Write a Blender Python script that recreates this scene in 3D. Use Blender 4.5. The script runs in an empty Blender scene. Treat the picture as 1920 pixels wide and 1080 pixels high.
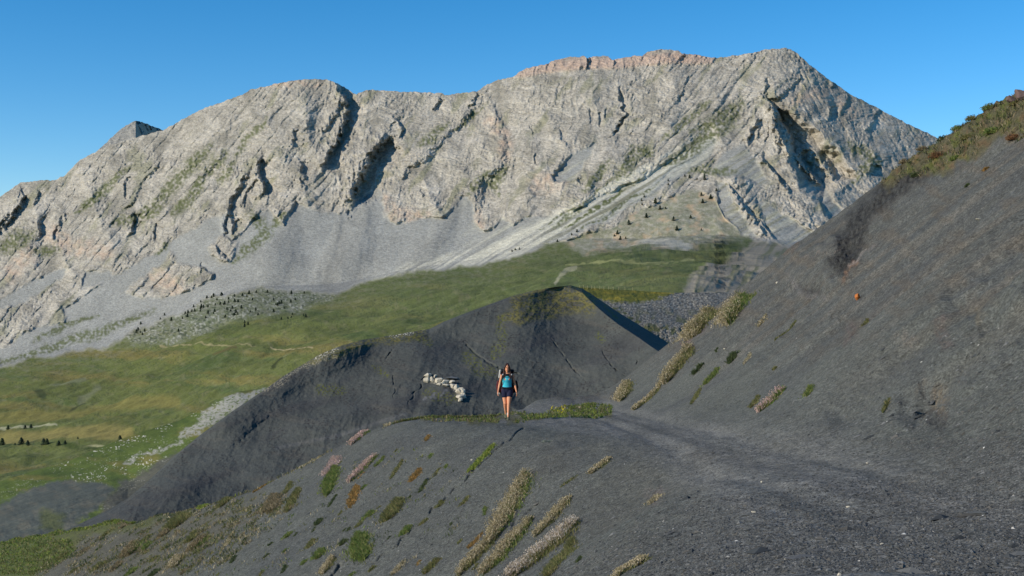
import bpy, math, random
import numpy as np
from mathutils import Vector

# ------------------------------------------------------------------ camera, sky, sun, exposure
S = bpy.context.scene
COL = S.collection
F = 2318.0                                   # focal length in photograph pixels (1920 wide)
cam = bpy.data.objects.new("camera", bpy.data.cameras.new("camera"))
COL.objects.link(cam)
cam.location = (0, 0, 0)
cam.rotation_euler = (math.radians(90), 0, 0)
cam.data.sensor_width = 36
cam.data.lens = 36 * F / 1920
cam.data.clip_start = 0.3
cam.data.clip_end = 90000
S.camera = cam

SUN = Vector((-0.84, -0.36, 0.42)).normalized()      # direction towards the sun
elev = math.asin(SUN.z)
azim = math.atan2(SUN.x, SUN.y)                       # clockwise from +Y
sl = bpy.data.lights.new("sun", 'SUN')
sl.energy = 4.2
sl.angle = math.radians(0.53)
sl.color = (1.0, 0.90, 0.76)
so = bpy.data.objects.new("sun", sl)
so.rotation_euler = SUN.to_track_quat('Z', 'Y').to_euler()
COL.objects.link(so)

w = bpy.data.worlds.new("World")
S.world = w
w.use_nodes = True
wn, wl = w.node_tree.nodes, w.node_tree.links
wn.clear()
sky = wn.new('ShaderNodeTexSky')
sky.sky_type = 'NISHITA'
sky.sun_disc = False
sky.sun_elevation = elev
sky.sun_rotation = azim
sky.altitude = 2000
sky.air_density = 1.0
sky.dust_density = 0.25
sky.ozone_density = 3.0
hsv = wn.new('ShaderNodeHueSaturation')
hsv.inputs['Hue'].default_value = 0.497
hsv.inputs['Saturation'].default_value = 1.36
hsv.inputs['Value'].default_value = 1.03
bg = wn.new('ShaderNodeBackground')
bg.inputs['Strength'].default_value = 0.15
wo = wn.new('ShaderNodeOutputWorld')
wl.new(sky.outputs[0], hsv.inputs['Color'])
wl.new(hsv.outputs[0], bg.inputs[0])
wl.new(bg.outputs[0], wo.inputs[0])

S.render.engine = 'CYCLES'
S.view_settings.view_transform = 'Standard'
S.view_settings.look = 'None'
S.view_settings.exposure = 0.0
S.view_settings.gamma = 1.0
S.view_settings.use_curve_mapping = False

# ------------------------------------------------------------------ numpy noise helpers
f32 = np.float32
def _hash(ix, iy, seed):
    h = (ix.astype(np.int64) * 374761393 + iy.astype(np.int64) * 668265263 + seed * 1274126177) & 0xffffffff
    h = ((h ^ (h >> 13)) * 1274126177) & 0xffffffff
    h = ((h ^ (h >> 15)) * 2246822519) & 0xffffffff
    return (h ^ (h >> 16)) & 0xffff
_ang = np.linspace(0, 2 * np.pi, 65536, endpoint=False)
_GX, _GY = np.cos(_ang).astype(f32), np.sin(_ang).astype(f32)
def noise(x, y, seed=0):
    x0 = np.floor(x); y0 = np.floor(y)
    fx = (x - x0).astype(f32); fy = (y - y0).astype(f32)
    u = fx * fx * fx * (fx * (fx * 6 - 15) + 10); v = fy * fy * fy * (fy * (fy * 6 - 15) + 10)
    def g(dx, dy):
        h = _hash(x0 + dx, y0 + dy, seed)
        return _GX[h] * (fx - dx) + _GY[h] * (fy - dy)
    a = g(0, 0); b = g(1, 0); c = g(0, 1); d = g(1, 1)
    return (a + u * (b - a) + v * ((c + u * (d - c)) - (a + u * (b - a)))) * f32(1.5)
def fbm(x, y, oct=4, seed=0, gain=0.5, lac=2.03):
    s = 0; a = 1.0; n = 0
    for i in range(oct):
        s = s + a * noise(x, y, seed + i * 17); n += a; a *= gain; x = x * lac + 3.1; y = y * lac + 7.7
    return s / n
def ridged(x, y, oct=4, seed=0, gain=0.5, lac=2.05):
    s = 0; a = 1.0; n = 0; wgt = 1.0
    for i in range(oct):
        r = 1 - np.abs(noise(x, y, seed + i * 13)) * 1.6
        r = np.clip(r, 0, 1) ** 2
        s = s + a * r * wgt; n += a; wgt = np.clip(r * 1.4, 0.25, 1); a *= gain; x = x * lac + 1.7; y = y * lac + 4.4
    return s / n
def sstep(a, b, x):
    t = np.clip((x - a) / (b - a), 0, 1)
    return t * t * (3 - 2 * t)
def spline(pts, x):
    """smooth 1-D interpolation through (x, v) control points"""
    p = np.array(pts, float); X, V = p[:, 0], p[:, 1]
    m = np.gradient(V, X)
    i = np.clip(np.searchsorted(X, x) - 1, 0, len(X) - 2)
    h = X[i + 1] - X[i]; t = np.clip((x - X[i]) / h, 0, 1)
    return ((2*t**3-3*t**2+1) * V[i] + (t**3-2*t**2+t) * h * m[i] + (-2*t**3+3*t**2) * V[i+1] + (t**3-t**2) * h * m[i+1])
def lin(pts, x):
    p = np.array(pts, float)
    return np.interp(x, p[:, 0], p[:, 1])
_cache = {}
def soft(pts, x, sig=70.):
    """piecewise-linear control points blurred into a smooth curve"""
    k = (id(pts), sig)
    if k not in _cache:
        X = np.arange(-600, 2600, 4.0); V = lin(pts, X); r = int(sig * 3 / 4)
        ker = np.exp(-.5 * (np.arange(-r, r + 1) * 4 / sig) ** 2); ker /= ker.sum()
        _cache[k] = (X, np.convolve(np.pad(V, r, mode='edge'), ker, 'valid'), pts)
    return np.interp(x, _cache[k][0], _cache[k][1])
def seg_info(x, y, poly):
    """distance, side (+ = right of the line's direction on the picture), position 0..1 along the polyline"""
    P = np.array(poly, float)
    L = np.hypot(*(P[1:] - P[:-1]).T); tot = L.sum(); acc = 0
    best = np.full(x.shape, 1e9); side = np.zeros(x.shape); pos = np.zeros(x.shape)
    for k in range(len(P) - 1):
        ax, ay = P[k]; dx, dy = P[k + 1] - P[k]; l2 = dx * dx + dy * dy
        t = np.clip(((x - ax) * dx + (y - ay) * dy) / l2, 0, 1)
        ex = x - (ax + t * dx); ey = y - (ay + t * dy)
        d = np.hypot(ex, ey); m = d < best
        best = np.where(m, d, best)
        side = np.where(m, np.sign(dy * ex - dx * ey), side)
        pos = np.where(m, (acc + t * L[k]) / tot, pos)
        acc += L[k]
    return best, side, pos
def inpoly(x, y, poly):
    P = poly; r = np.zeros(x.shape, bool); j = len(P) - 1
    for i in range(len(P)):
        xi, yi = P[i]; xj, yj = P[j]
        if yi != yj:
            r ^= ((yi > y) != (yj > y)) & (x < (xj - xi) * (y - yi) / (yj - yi) + xi)
        j = i
    return r
def pmask(x, y, poly, soft=4.0):
    P = np.array(poly, float); out = np.zeros(x.shape, f32)
    pad = soft * 2 + 2
    bb = (x > P[:, 0].min() - pad) & (x < P[:, 0].max() + pad) & (y > P[:, 1].min() - pad) & (y < P[:, 1].max() + pad)
    if not bb.any(): return out
    xs, ys = x[bb], y[bb]
    d, _, _ = seg_info(xs, ys, list(map(tuple, P)) + [tuple(P[0])])
    sd = np.where(inpoly(xs, ys, poly), d, -d)
    out[bb] = sstep(-soft, soft, sd)
    return out
def lmask(x, y, poly, width, soft=2.0, taper=False):
    P = np.array(poly, float); out = np.zeros(x.shape, f32); pad = width + soft + 2
    bb = (x > P[:, 0].min() - pad) & (x < P[:, 0].max() + pad) & (y > P[:, 1].min() - pad) & (y < P[:, 1].max() + pad)
    if not bb.any(): return out
    d, _, pos = seg_info(x[bb], y[bb], poly)
    ww = width * (np.sin(np.clip(pos, 0.04, 0.96) * np.pi) ** 0.5 if taper else 1.0)
    out[bb] = 1 - sstep(ww - soft * .5, ww + soft * .5, d)
    return out

# ------------------------------------------------------------------ object helpers
def tag(o, label=None, cat=None, group=None, kind=None):
    if label: o['label'] = label
    if cat: o['category'] = cat
    if group: o['group'] = group
    if kind: o['kind'] = kind
    return o
def mesh_obj(name, verts, faces, mat, parent=None, loc=None, smooth=True, cols=None):
    """verts (n,3) in world space, faces (m,3|4)"""
    verts = np.asarray(verts, np.float64); faces = np.asarray(faces, np.int32)
    if loc is not None: verts = verts - np.array(loc)
    me = bpy.data.meshes.new(name)
    k = faces.shape[1]
    me.vertices.add(len(verts)); me.loops.add(faces.size); me.polygons.add(len(faces))
    me.vertices.foreach_set('co', verts.astype(f32).ravel())
    me.loops.foreach_set('vertex_index', faces.ravel())
    me.polygons.foreach_set('loop_start', np.arange(0, faces.size, k, dtype=np.int32))
    me.polygons.foreach_set('use_smooth', np.full(len(faces), smooth))
    me.update(calc_edges=True)
    if cols is not None:
        a = me.color_attributes.new("Col", 'FLOAT_COLOR', 'POINT')
        c = np.ones((len(verts), 4), f32); c[:, :3] = cols
        a.data.foreach_set('color', c.ravel())
    me.materials.append(mat)
    o = bpy.data.objects.new(name, me)
    if loc is not None: o.location = loc
    if parent: o.parent = parent
    COL.objects.link(o)
    return o
def grid_faces(h, w_):
    i = np.arange((h - 1) * w_).reshape(h - 1, w_)[:, :-1].ravel()
    return np.stack([i, i + 1, i + w_ + 1, i + w_], 1)

# ------------------------------------------------------------------ materials
def newmat(name):
    m = bpy.data.materials.new(name); m.use_nodes = True
    n, l = m.node_tree.nodes, m.node_tree.links
    b = n['Principled BSDF']; b.inputs['Roughness'].default_value = 0.9
    b.inputs['Specular IOR Level'].default_value = 0.15
    return m, n, l, b
def plain(name, rgb, rough=0.8, spec=0.2, var=0.0, scale=20):
    m, n, l, b = newmat(name)
    b.inputs['Roughness'].default_value = rough; b.inputs['Specular IOR Level'].default_value = spec
    tc = n.new('ShaderNodeTexCoord'); t = n.new('ShaderNodeTexNoise'); t.inputs['Scale'].default_value = scale
    mx = n.new('ShaderNodeMix'); mx.data_type = 'RGBA'
    l.new(tc.outputs['Object'], t.inputs['Vector']); l.new(t.outputs[0], mx.inputs['Factor'])
    mx.inputs['A'].default_value = tuple(c * (1 - var) for c in rgb) + (1,)
    mx.inputs['B'].default_value = tuple(min(1, c * (1 + var)) for c in rgb) + (1,)
    l.new(mx.outputs['Result'], b.inputs['Base Color'])
    return m
def ground_mat(name, layers, bump=(), rough=0.95, attr=True):
    """colour attribute times several noise layers; layers: (kind, scale, low, high, stretch)"""
    m, n, l, b = newmat(name); b.inputs['Roughness'].default_value = rough
    b.inputs['Specular IOR Level'].default_value = 0.1
    at = n.new('ShaderNodeAttribute'); at.attribute_name = "Col"
    geo = n.new('ShaderNodeNewGeometry'); cur = at.outputs['Color']
    def tex(kind, scale, stretch=(1, 1, 1), detail=4):
        mp = n.new('ShaderNodeMapping'); mp.inputs['Scale'].default_value = stretch
        l.new(geo.outputs['Position'], mp.inputs['Vector'])
        if kind == 'noise':
            t = n.new('ShaderNodeTexNoise'); t.inputs['Scale'].default_value = scale
            t.inputs['Detail'].default_value = detail; t.inputs['Roughness'].default_value = 0.65
            o = t.outputs[0]
        elif kind == 'cells':
            t = n.new('ShaderNodeTexVoronoi'); t.inputs['Scale'].default_value = scale
            s = n.new('ShaderNodeSeparateColor'); l.new(t.outputs['Color'], s.inputs[0]); o = s.outputs[0]
        else:
            t = n.new('ShaderNodeTexVoronoi'); t.inputs['Scale'].default_value = scale; o = t.outputs['Distance']
        l.new(mp.outputs[0], t.inputs['Vector'])
        return o
    for kind, scale, lo, hi, a0, a1, st in layers:
        o = tex(kind, scale, st)
        mr = n.new('ShaderNodeMapRange'); l.new(o, mr.inputs[0])
        mr.inputs[1].default_value = lo; mr.inputs[2].default_value = hi
        mr.inputs[3].default_value = a0; mr.inputs[4].default_value = a1
        mx = n.new('ShaderNodeVectorMath'); mx.operation = 'SCALE'
        l.new(cur, mx.inputs[0]); l.new(mr.outputs[0], mx.inputs['Scale']); cur = mx.outputs[0]
    l.new(cur, b.inputs['Base Color'])
    prev = None
    for kind, scale, strength, dist, st in bump:
        bp = n.new('ShaderNodeBump'); bp.inputs['Strength'].default_value = strength; bp.inputs['Distance'].default_value = dist
        l.new(tex(kind, scale, st), bp.inputs['Height'])
        if prev: l.new(prev, bp.inputs['Normal'])
        prev = bp.outputs[0]
    if prev: l.new(prev, b.inputs['Normal'])
    return m
I3 = (1, 1, 1)
M_rock = ground_mat('rock', [('noise', 0.012, .3, .7, .88, 1.12, I3), ('noise', 0.09, .3, .7, .78, 1.22, (1, 1, 2.2)), ('noise', 0.45, .3, .7, .82, 1.18, I3)],
                    [('noise', 0.12, 0.6, 6.0, (1, 1, 2.5))])
M_meadow = ground_mat('meadow', [('noise', 0.03, .3, .7, .8, 1.2, I3), ('noise', 0.3, .3, .7, .82, 1.18, I3)], [('noise', 0.25, .5, 1.5, I3)])
M_marl = ground_mat('marl', [('noise', 0.15, .3, .7, .85, 1.15, I3), ('noise', 2.2, .3, .7, .84, 1.16, I3)], [('noise', 1.2, .5, .35, I3)])
M_gravel = ground_mat('gravel', [('noise', 0.5, .3, .7, .86, 1.14, I3), ('noise', 6, .3, .7, .8, 1.2, I3), ('cells', 26, 0, 1, .68, 1.32, I3), ('cells', 60, 0, 1, .7, 1.3, I3)],
                      [('noise', 30, .5, .03, I3), ('noise', 7, .5, .08, I3)])

def rgb(r, g, b):                      # sRGB 0-255 picture-ish albedo to linear
    c = np.array([r, g, b]) / 255.0
    return np.where(c <= .04045, c / 12.92, ((c + .055) / 1.055) ** 2.4)
def mix(c, col, m):
    m = m[..., None]
    return c * (1 - m) + np.asarray(col) * m

# ------------------------------------------------------------------ the mountain and the meadows below it
RIDGE = [(-300,470),(-150,425),(0,368),(38,343),(70,338),(102,338),(120,330),(150,300),(200,274),(240,262),(305,244),(340,225),(380,204),(420,190),(455,177),
 (470,168),(540,152),(580,148),(618,150),(645,163),(668,177),(690,168),(750,172),(800,173),(829,175),(834,179),(860,175),(895,171),(905,163),(930,151),(965,143),(975,134),
 (982,130),(1000,125),(1028,120),(1034,114),(1070,107),(1096,105),(1101,109),(1106,108),(1112,105),(1140,106),(1147,112),(1165,110),(1190,104),(1203,106),(1215,97),(1240,92),(1272,94),
 (1280,101),(1309,103),(1316,106),(1345,108),(1400,101),(1440,92),(1475,90),(1490,96),(1520,122),(1560,153),(1600,180),(1650,205),(1700,231),(1745,252),(1800,285),(1900,340),(2200,470)]
BOUND = [(-300,770),(0,688),(60,672),(200,650),(260,618),(330,590),(400,556),(480,543),(560,545),(640,549),(700,525),(780,510),(870,500),(950,489),(1040,455),(1100,440),
 (1150,425),(1200,395),(1250,372),(1300,355),(1340,370),(1360,410),(1395,443),(1440,455),(1480,462),(1600,480),(2200,560)]
YR = [(-300,4100),(0,3900),(300,3850),(620,3650),(900,3520),(1250,3400),(1475,3260),(1750,3190),(2200,3150)]
YB = [(-300,3050),(0,3000),(300,2950),(640,2820),(950,2680),(1200,2560),(1350,2500),(1480,2470),(1750,2440),(2200,2450)]
# three lower control rows (py, Y) for the meadow
LOW = [([(-300,880),(0,820),(300,760),(600,660),(900,600),(1200,500),(1400,510),(2200,620)], [(-300,1900),(0,1850),(300,1750),(600,1500),(900,1300),(1200,1200),(1400,1150),(2200,1150)]),
       ([(-300,960),(0,905),(300,870),(600,760),(900,700),(1200,575),(1400,575),(2200,680)], [(-300,1350),(0,1300),(300,1100),(600,900),(900,750),(1200,620),(1400,620),(2200,620)]),
       ([(-300,1180),(0,1120),(300,1020),(600,900),(900,820),(1200,700),(1400,700),(2200,800)], [(-300,800),(0,780),(300,700),(600,560),(900,480),(1200,420),(1400,420),(2200,420)])]
# (polyline, height towards the viewer in m, width of the lit side, width of the shaded side, depth of the hollow behind it)
RIBS = [
 ([(618,152),(640,178),(650,205),(640,232),(632,255),(612,285),(600,320)], 34, 60, 14, 60),
 ([(640,180),(628,215),(610,240),(600,250)], 14, 30, 10, 16),
 ([(722,246),(704,268),(686,290),(672,325),(655,356),(655,386)], 40, 60, 26, 80),
 ([(738,222),(750,240),(748,262)], 10, 24, 8, 18),
 ([(486,290),(480,308),(484,335),(492,372)], 30, 40, 14, 40),
 ([(462,320),(450,345),(432,370),(425,400),(432,430)], 16, 30, 14, 26),
 ([(478,330),(462,360),(452,392)], 12, 16, 8, 14),
 ([(558,300),(566,330),(560,348)], 12, 26, 10, 16),
 ([(555,240),(548,262),(552,280)], 8, 20, 7, 10),
 ([(40,358),(32,385),(18,408),(4,430)], 26, 34, 12, 34),
 ([(72,356),(64,380)], 12, 20, 8, 14),
 ([(14,396),(2,412),(-10,440)], 20, 20, 10, 24),
 ([(62,412),(68,430),(74,448)], 16, 20, 12, 22),
 ([(120,395),(112,420),(96,450)], 10, 24, 8, 14),
 ([(248,400),(246,420),(238,440)], 12, 20, 8, 16),
 ([(290,420),(288,440),(284,452)], 8, 14, 6, 12),
 ([(300,300),(262,352),(225,392)], 6, 26, 10, 8),
 ([(245,330),(232,352),(228,372)], 8, 16, 7, 10),
 ([(828,180),(818,196),(811,208)], 12, 22, 7, 16),
 ([(895,175),(886,188),(876,200)], 10, 20, 7, 12),
 ([(1152,160),(1158,185),(1168,212),(1156,236),(1143,256)], 8, 30, 5, 20),
 ([(1104,208),(1103,222),(1099,236)], 4, 12, 4, 8), ([(1120,212),(1123,226),(1119,238)], 4, 12, 4, 8),
 ([(1136,196),(1134,210),(1130,222)], 3, 10, 4, 6),
 ([(1296,140),(1284,160),(1272,185),(1266,198)], 3, 20, 4, 7),
 ([(1048,245),(1052,262),(1060,275)], 4, 16, 5, 8), ([(994,236),(998,250)], 4, 12, 4, 6),
 ([(1100,106),(1101,118),(1098,131)], 12, 22, 5, 20),
 ([(1145,110),(1150,122)], 8, 16, 4, 8), ([(1280,102),(1272,112)], 7, 26, 5, 6),
 ([(1001,285),(998,305)], 6, 8, 5, 8), ([(1078,338),(1086,346)], 6, 10, 8, 8),
 ([(1428,150),(1436,170),(1430,188)], 8, 30, 8, 12),
 ([(1434,186),(1455,215),(1462,228),(1480,262),(1486,290),(1500,312),(1514,330)], 34, 30, 12, 52),
 ([(1420,216),(1408,244),(1400,268)], 22, 12, 10, 16),
 ([(1448,222),(1452,240),(1470,268),(1482,300)], 30, 16, 12, 40),
 ([(1492,300),(1512,318),(1526,340)], 20, 14, 8, 20),
 ([(1500,282),(1502,302),(1520,330),(1540,352)], 26, 14, 14, 30),
 ([(1528,286),(1548,312),(1566,338),(1590,352)], 22, 14, 14, 26),
 ([(1420,290),(1446,318),(1468,350),(1486,366)], 16, 16, 7, 16),
 ([(1366,345),(1384,372),(1402,396),(1418,420),(1440,448)], 9, 30, 6, 12),
 ([(1398,385),(1420,412),(1446,440)], 8, 16, 5, 10), ([(1408,232),(1404,252)], 8, 8, 4, 8), ([(1424,226),(1420,262)], 8, 8, 4, 8), ([(1440,232),(1438,270)], 8, 8, 4, 8), ([(1458,250),(1460,290)], 8, 8, 4, 8),
 ([(1545,400),(1560,425)], 5, 12, 5, 6),
 ([(1556,200),(1558,216),(1554,226)], 10, 18, 8, 14), ([(1560,150),(1556,165)], 8, 14, 6, 8),
 ([(1640,300),(1632,312),(1628,330)], 10, 12, 10, 18),
 ([(1500,140),(1482,160),(1470,175),(1432,185)], 5, 10, 7, 9),
 ([(1650,206),(1640,226),(1620,246)], 6, 16, 7, 8), ([(1590,176),(1584,200),(1576,220)], 6, 16, 7, 8),
 ([(790,360),(796,372)], 5, 8, 5, 6), ([(425,395),(418,410),(420,440)], 14, 14, 10, 22), ([(440,405),(432,425),(436,442)], 10, 10, 8, 16),
 ([(400,455),(408,472),(424,486)], 7, 12, 7, 12), ([(365,500),(372,512)], 7, 12, 7, 8),
 ([(590,182),(560,250),(520,300),(470,360)], 8, 60, 20, 6), ([(905,180),(850,240),(780,300),(730,345)], 12, 50, 16, 10),
 ([(905,175),(930,235),(935,290),(900,345),(880,400)], 14, 60, 26, 10),
]
# smooth debris fans
SCREE = [
 [(0,562),(30,545),(60,530),(100,508),(125,503),(118,520),(80,545),(40,570),(0,592)],
 [(422,396),(398,408),(365,428),(330,452),(300,468),(240,500),(205,520),(150,560),(100,590),(40,630),(0,655),(0,720),(120,690),(300,640),(430,560),(640,560),(770,520),(930,505),
  (1060,450),(1180,392),(1260,345),(1330,292),(1350,262),(1335,258),(1290,285),(1230,315),(1180,345),(1120,372),(1060,402),(1020,408),(985,405),(962,425),(940,412),(925,425),
  (905,432),(890,420),(888,400),(878,372),(866,368),(858,385),(830,408),(770,414),(742,416),(722,402),(712,380),(716,362),(705,350),(690,360),(668,382),(655,392),(640,402),(616,400),(580,392),(560,376),(549,392),(530,420),
  (515,408),(500,392),(488,402),(470,420),(452,440),(436,450),(430,420)],
 [(160,508),(205,512),(214,520),(180,536),(150,545)],
 [(1120,262),(1100,272),(1060,300),(1035,330),(1040,345),(1070,340),(1090,320),(1110,285)],
 [(1360,285),(1395,270),(1420,300),(1440,340),(1420,345),(1390,330),(1350,330),(1335,320)],
 [(1545,350),(1575,390),(1600,430),(1580,440),(1555,410),(1535,375)],
 [(1340,340),(1362,345),(1380,380),(1402,420),(1420,448),(1395,450),(1360,440),(1345,400)],
 [(1420,370),(1500,420),(1560,450),(1620,480),(1560,500),(1480,470),(1440,430)],
]
INSET = [[(318,470),(345,500),(380,505),(400,512),(395,525),(360,545),(300,560),(255,555),(235,545),(262,520),(300,500)],
         [(420,440),(445,458),(440,480),(425,492),(398,478),(392,462),(405,450)],
         [(0,580),(60,565),(110,575),(130,590),(120,605),(60,612),(0,612)]]
GRASS_M = [  # thin grass on ledges: polyline, half width
 ([(395,270),(345,325),(300,375),(262,400)], 12), ([(425,285),(392,320),(360,358)], 9), ([(500,220),(478,250),(440,290)], 6), ([(440,300),(420,330),(410,345)], 8),
 ([(245,310),(200,355),(150,395)], 7), ([(380,345),(350,380),(320,400)], 9), ([(300,392),(262,412),(215,418)], 10), ([(195,350),(175,372),(140,400)], 6),
 ([(838,232),(812,256),(785,276)], 9), ([(905,200),(880,222),(852,245)], 5), ([(540,395),(520,412),(505,428)], 6),
 ([(1205,275),(1180,300),(1160,335)], 13), ([(1222,278),(1205,290)], 10), ([(1330,190),(1290,225),(1240,262)], 8), ([(1390,195),(1350,225),(1300,250)], 14),
 ([(1370,240),(1310,270),(1250,310)], 10), ([(1145,300),(1120,330),(1090,355)], 8), ([(920,320),(900,340),(880,365)], 8), ([(950,310),(925,345),(935,365)], 8),
 ([(60,440),(30,450),(0,470)], 14), ([(110,470),(60,475)], 8), ([(1590,270),(1640,300),(1600,345)], 10), ([(1290,325),(1340,300)], 6), ([(1300,320),(1380,322)], 7),
 ([(320,455),(302,466),(290,475)], 4), ([(470,395),(500,440),(440,490)], 10), ([(60,640),(120,612),(180,590)], 6), ([(290,580),(200,620),(60,662),(0,680)], 8),
 ([(1100,385),(1060,410),(1040,425)], 5), ([(1210,320),(1140,380),(1060,430)], 3), ([(1240,340),(1160,390),(1090,430)], 3), ([(1160,330),(1090,380),(1010,430)], 2.5),
 ([(1190,345),(1120,392),(1050,435)], 2.5),
]
PINK = [([(925,225),(940,250),(948,270),(945,290)], 13), ([(895,400),(900,420)], 8), ([(1000,124),(1100,116),(1200,108),(1310,108)], 10), ([(500,160),(560,155),(600,158)], 5),
        ([(720,375),(735,400),(800,405)], 10), ([(100,440),(130,460),(200,470)], 16), ([(300,520),(330,540)], 18), ([(1490,190),(1540,172),(1600,212)], 10), ([(50,480),(20,510)], 16),
        ([(1010,345),(1050,340)], 16)]

def relief(px, py):
    """relief of the rock in metres towards the viewer, and masks"""
    n1 = noise(px / 40, py / 40, 5); n2 = noise(px / 40, py / 40, 9)
    n3 = noise(px / 11, py / 11, 15); n4 = noise(px / 11, py / 11, 19)
    wx = px + 6 * n1 + 3 * n3; wy = py + 6 * n2 + 3 * n4
    R = np.interp(px, *np.array(RIDGE, float).T); B = np.interp(px, *np.array(BOUND, float).T)
    sc = np.zeros(px.shape, f32)
    for p in SCREE: sc = np.maximum(sc, pmask(wx, wy, p, 3.5))
    for p in INSET: sc = sc * (1 - pmask(wx, wy, p, 3.5))
    green = sstep(-5, 5, py - B + 6 * n1 + 3 * n3)
    sc = sc * (1 - green); rock = (1 - sc) * (1 - green)
    # gullies following the fall line, whose heading changes along the range
    def gul(ax, ay, bx, by, seed, sx=26., sy=95., o=4):
        u = (px * ax + py * ay) ; v = (px * bx + py * by)
        u = u + 7 * n1 + 2.5 * n3
        return ridged(u / sx, v / sy, o, seed)
    gl = gul(.74, .67, -.67, .74, 31)         # running down to the left
    gv = gul(.97, .2, -.2, .97, 41, 24., 80.)
    gr = gul(.80, -.6, .6, .8, 51, 28., 90.)   # running down to the right
    a = sstep(620, 960, px) * (1 - sstep(1000, 1250, px) * .6)
    b = sstep(1400, 1500, px)
    g = gl * (1 - a) + gv * a
    g = g * (1 - b) + gr * b
    big = fbm(wx / 120, wy / 120, 3, 61)
    mid = ridged((wx + wy * .3) / 46, (wy - wx * .3) / 60, 4, 71)
    fine = ridged(wx / 13, wy / 16, 3, 81)
    vf = fbm(px / 4.0, py / 4.5, 2, 91)
    amp = sstep(0, 60, py - R) * .6 + .4
    # thin gullies cut across the tilted slabs, running down to the left (left and centre) or to the right (right flank)
    q1 = (px * .76 + py * .65 + 3 * n1 + 1.2 * n3); q2 = (px * .65 - py * .76)
    wl1 = 1 - sstep(560, 700, px) + .8 * sstep(1150, 1300, px) * (1 - sstep(1420, 1470, px))
    slab = -ridged(q1 / 15, q2 / 190, 2, 83) * np.clip(wl1 + .25, 0, 1)
    q3 = (px * .9 - py * .43 + 3 * n1); slab = slab * (1 - b) - .55 * b * ridged(q3 / 17, (px * .43 + py * .9) / 120, 2, 85)
    slab2 = -ridged((px + .25 * py + 2 * n3) / 8.5, (py - .2 * px) / 46, 2, 87)
    vary = .22 + 1.15 * sstep(-.25, .35, noise(wx / 105, wy / 70, 88) + .4 * noise(wx / 40, wy / 40, 89))
    d = rock * (amp * (g * 8 + big * 30 + mid * 3.5 + 20 * ridged(wx / 105, wy / 150, 2, 62)) + fine * 3.1 * vary + vf * (.7 + 1.5 * vary) + slab * 8.0 + slab2 * 2.4 * vary)
    # strata: ledges in a folded stack of beds
    dip = np.where(px < 900, .18, -.10)
    s = (py + dip * (px - 900) + 34 * noise(px / 190, py / 190, 101) + 10 * n1 + 2.5 * n3)
    for per, am, se in ((17., 4.2, 3), (6.5, 2.2, 4)):
        ph = s / per + .5 * noise(px / 60, py / 9, 111 + se)
        saw = (ph - np.floor(ph))
        d = d + rock * am * (sstep(0, .35, saw) - saw) * (1 + .9 * noise(px / 70, py / 50, 121 + se))
    # fans: long soft flutes
    fl1 = fbm((px * .55 + py * .83 + 8 * n1) / 15, (px * .83 - py * .55) / 190, 2, 131)
    fl2 = fbm((px + py * .3 + 8 * n1) / 21, py / 170, 2, 141)
    fw = sstep(780, 920, px) + (1 - sstep(420, 520, px))
    fl = fl1 * fw + fl2 * (1 - fw)
    cone = np.zeros(px.shape); tone = np.zeros(px.shape)
    for ax, ay, drift, wd in [(556,372,-.30,.62),(700,340,-.30,.50),(868,360,-.55,.45),(960,400,-.8,.5),(640,388,-.15,.35),(1080,380,-1.1,.6),(1330,262,-1.3,.5)]:
        dy = np.clip(py - ay, 1, None); rr = np.abs(px + 5 * n1 + 2 * n3 - ax - drift * dy) / (wd * dy + 4)
        tone = tone + (.13 if int(ax) % 4 else -.13) * np.exp(-3 * rr ** 2) * sstep(0, 12, py - ay)
        cone = np.logaddexp(cone / 2.5, dy * .34 * np.exp(-2.4 * rr * rr) * (py > ay) / 2.5) * 2.5
    d = d + sc * (fl * (2.2 + 4.5 * sstep(850, 1000, px)) + 7 * noise(px / 70, py / 190, 151)) + cone * .8 * sstep(2, 70, B - py)
    # large ribs and couloirs
    jag = noise(px / 4.5, py / 6, 161) + 1.6 * noise(px / 9, py / 13, 162)
    jag2 = noise(px / 5, py / 5, 165) + noise(px / 2.6, py / 2.6, 166)
    rough = .72 + .55 * ridged(px / 12, py / 26, 3, 163)
    for poly, h, wl_, wr_, hol in RIBS:
        P = np.array(poly, float); pad = max(wl_, wr_ * 3) + 20
        bb = (px > P[:, 0].min() - pad) & (px < P[:, 0].max() + pad) & (py > P[:, 1].min() - pad) & (py < P[:, 1].max() + pad)
        if not bb.any(): continue
        dd, sd, pos = seg_info(wx[bb] + 2.6 * jag[bb], wy[bb] + 1.5 * jag2[bb], poly)
        wr_ = wr_ * .8
        # picture y points down: a line drawn downwards has its right-hand (picture) side at sd > 0
        x = dd * sd
        L = np.where(x < 0, h * (.45 * np.exp(-np.abs(x) / (wl_ * .28)) + .55 * np.exp(-(x / (wl_ * .5)) ** 2)), 0)
        q = np.clip(x / wr_, 0, None)
        Rr = np.where(x >= 0, np.where(q < 1, h - (h + hol) * sstep(0, 1, q), -hol * np.exp(-((q - 1) / 1.6) ** 2)), 0)
        L = L * rough[bb]
        end = sstep(0, .12, pos) * sstep(0, .12, 1 - pos)
        end = end * .8 + .2 * np.exp(-(dd / (wr_ + 1)) ** 2)
        d[bb] += (L + Rr) * end * np.exp(-np.where((pos < .01) | (pos > .99), (dd / (wl_ * .6)) ** 2, 0))
    # the spur that carries the tree knoll stands forward of the face
    d = d + 14 * pmask(px, py, [(1440,200),(1415,215),(1392,280),(1330,330),(1250,370),(1150,430),(1200,470),(1400,450),(1440,452),(1400,400),(1385,350),(1420,300),(1440,250)], 26)
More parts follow.
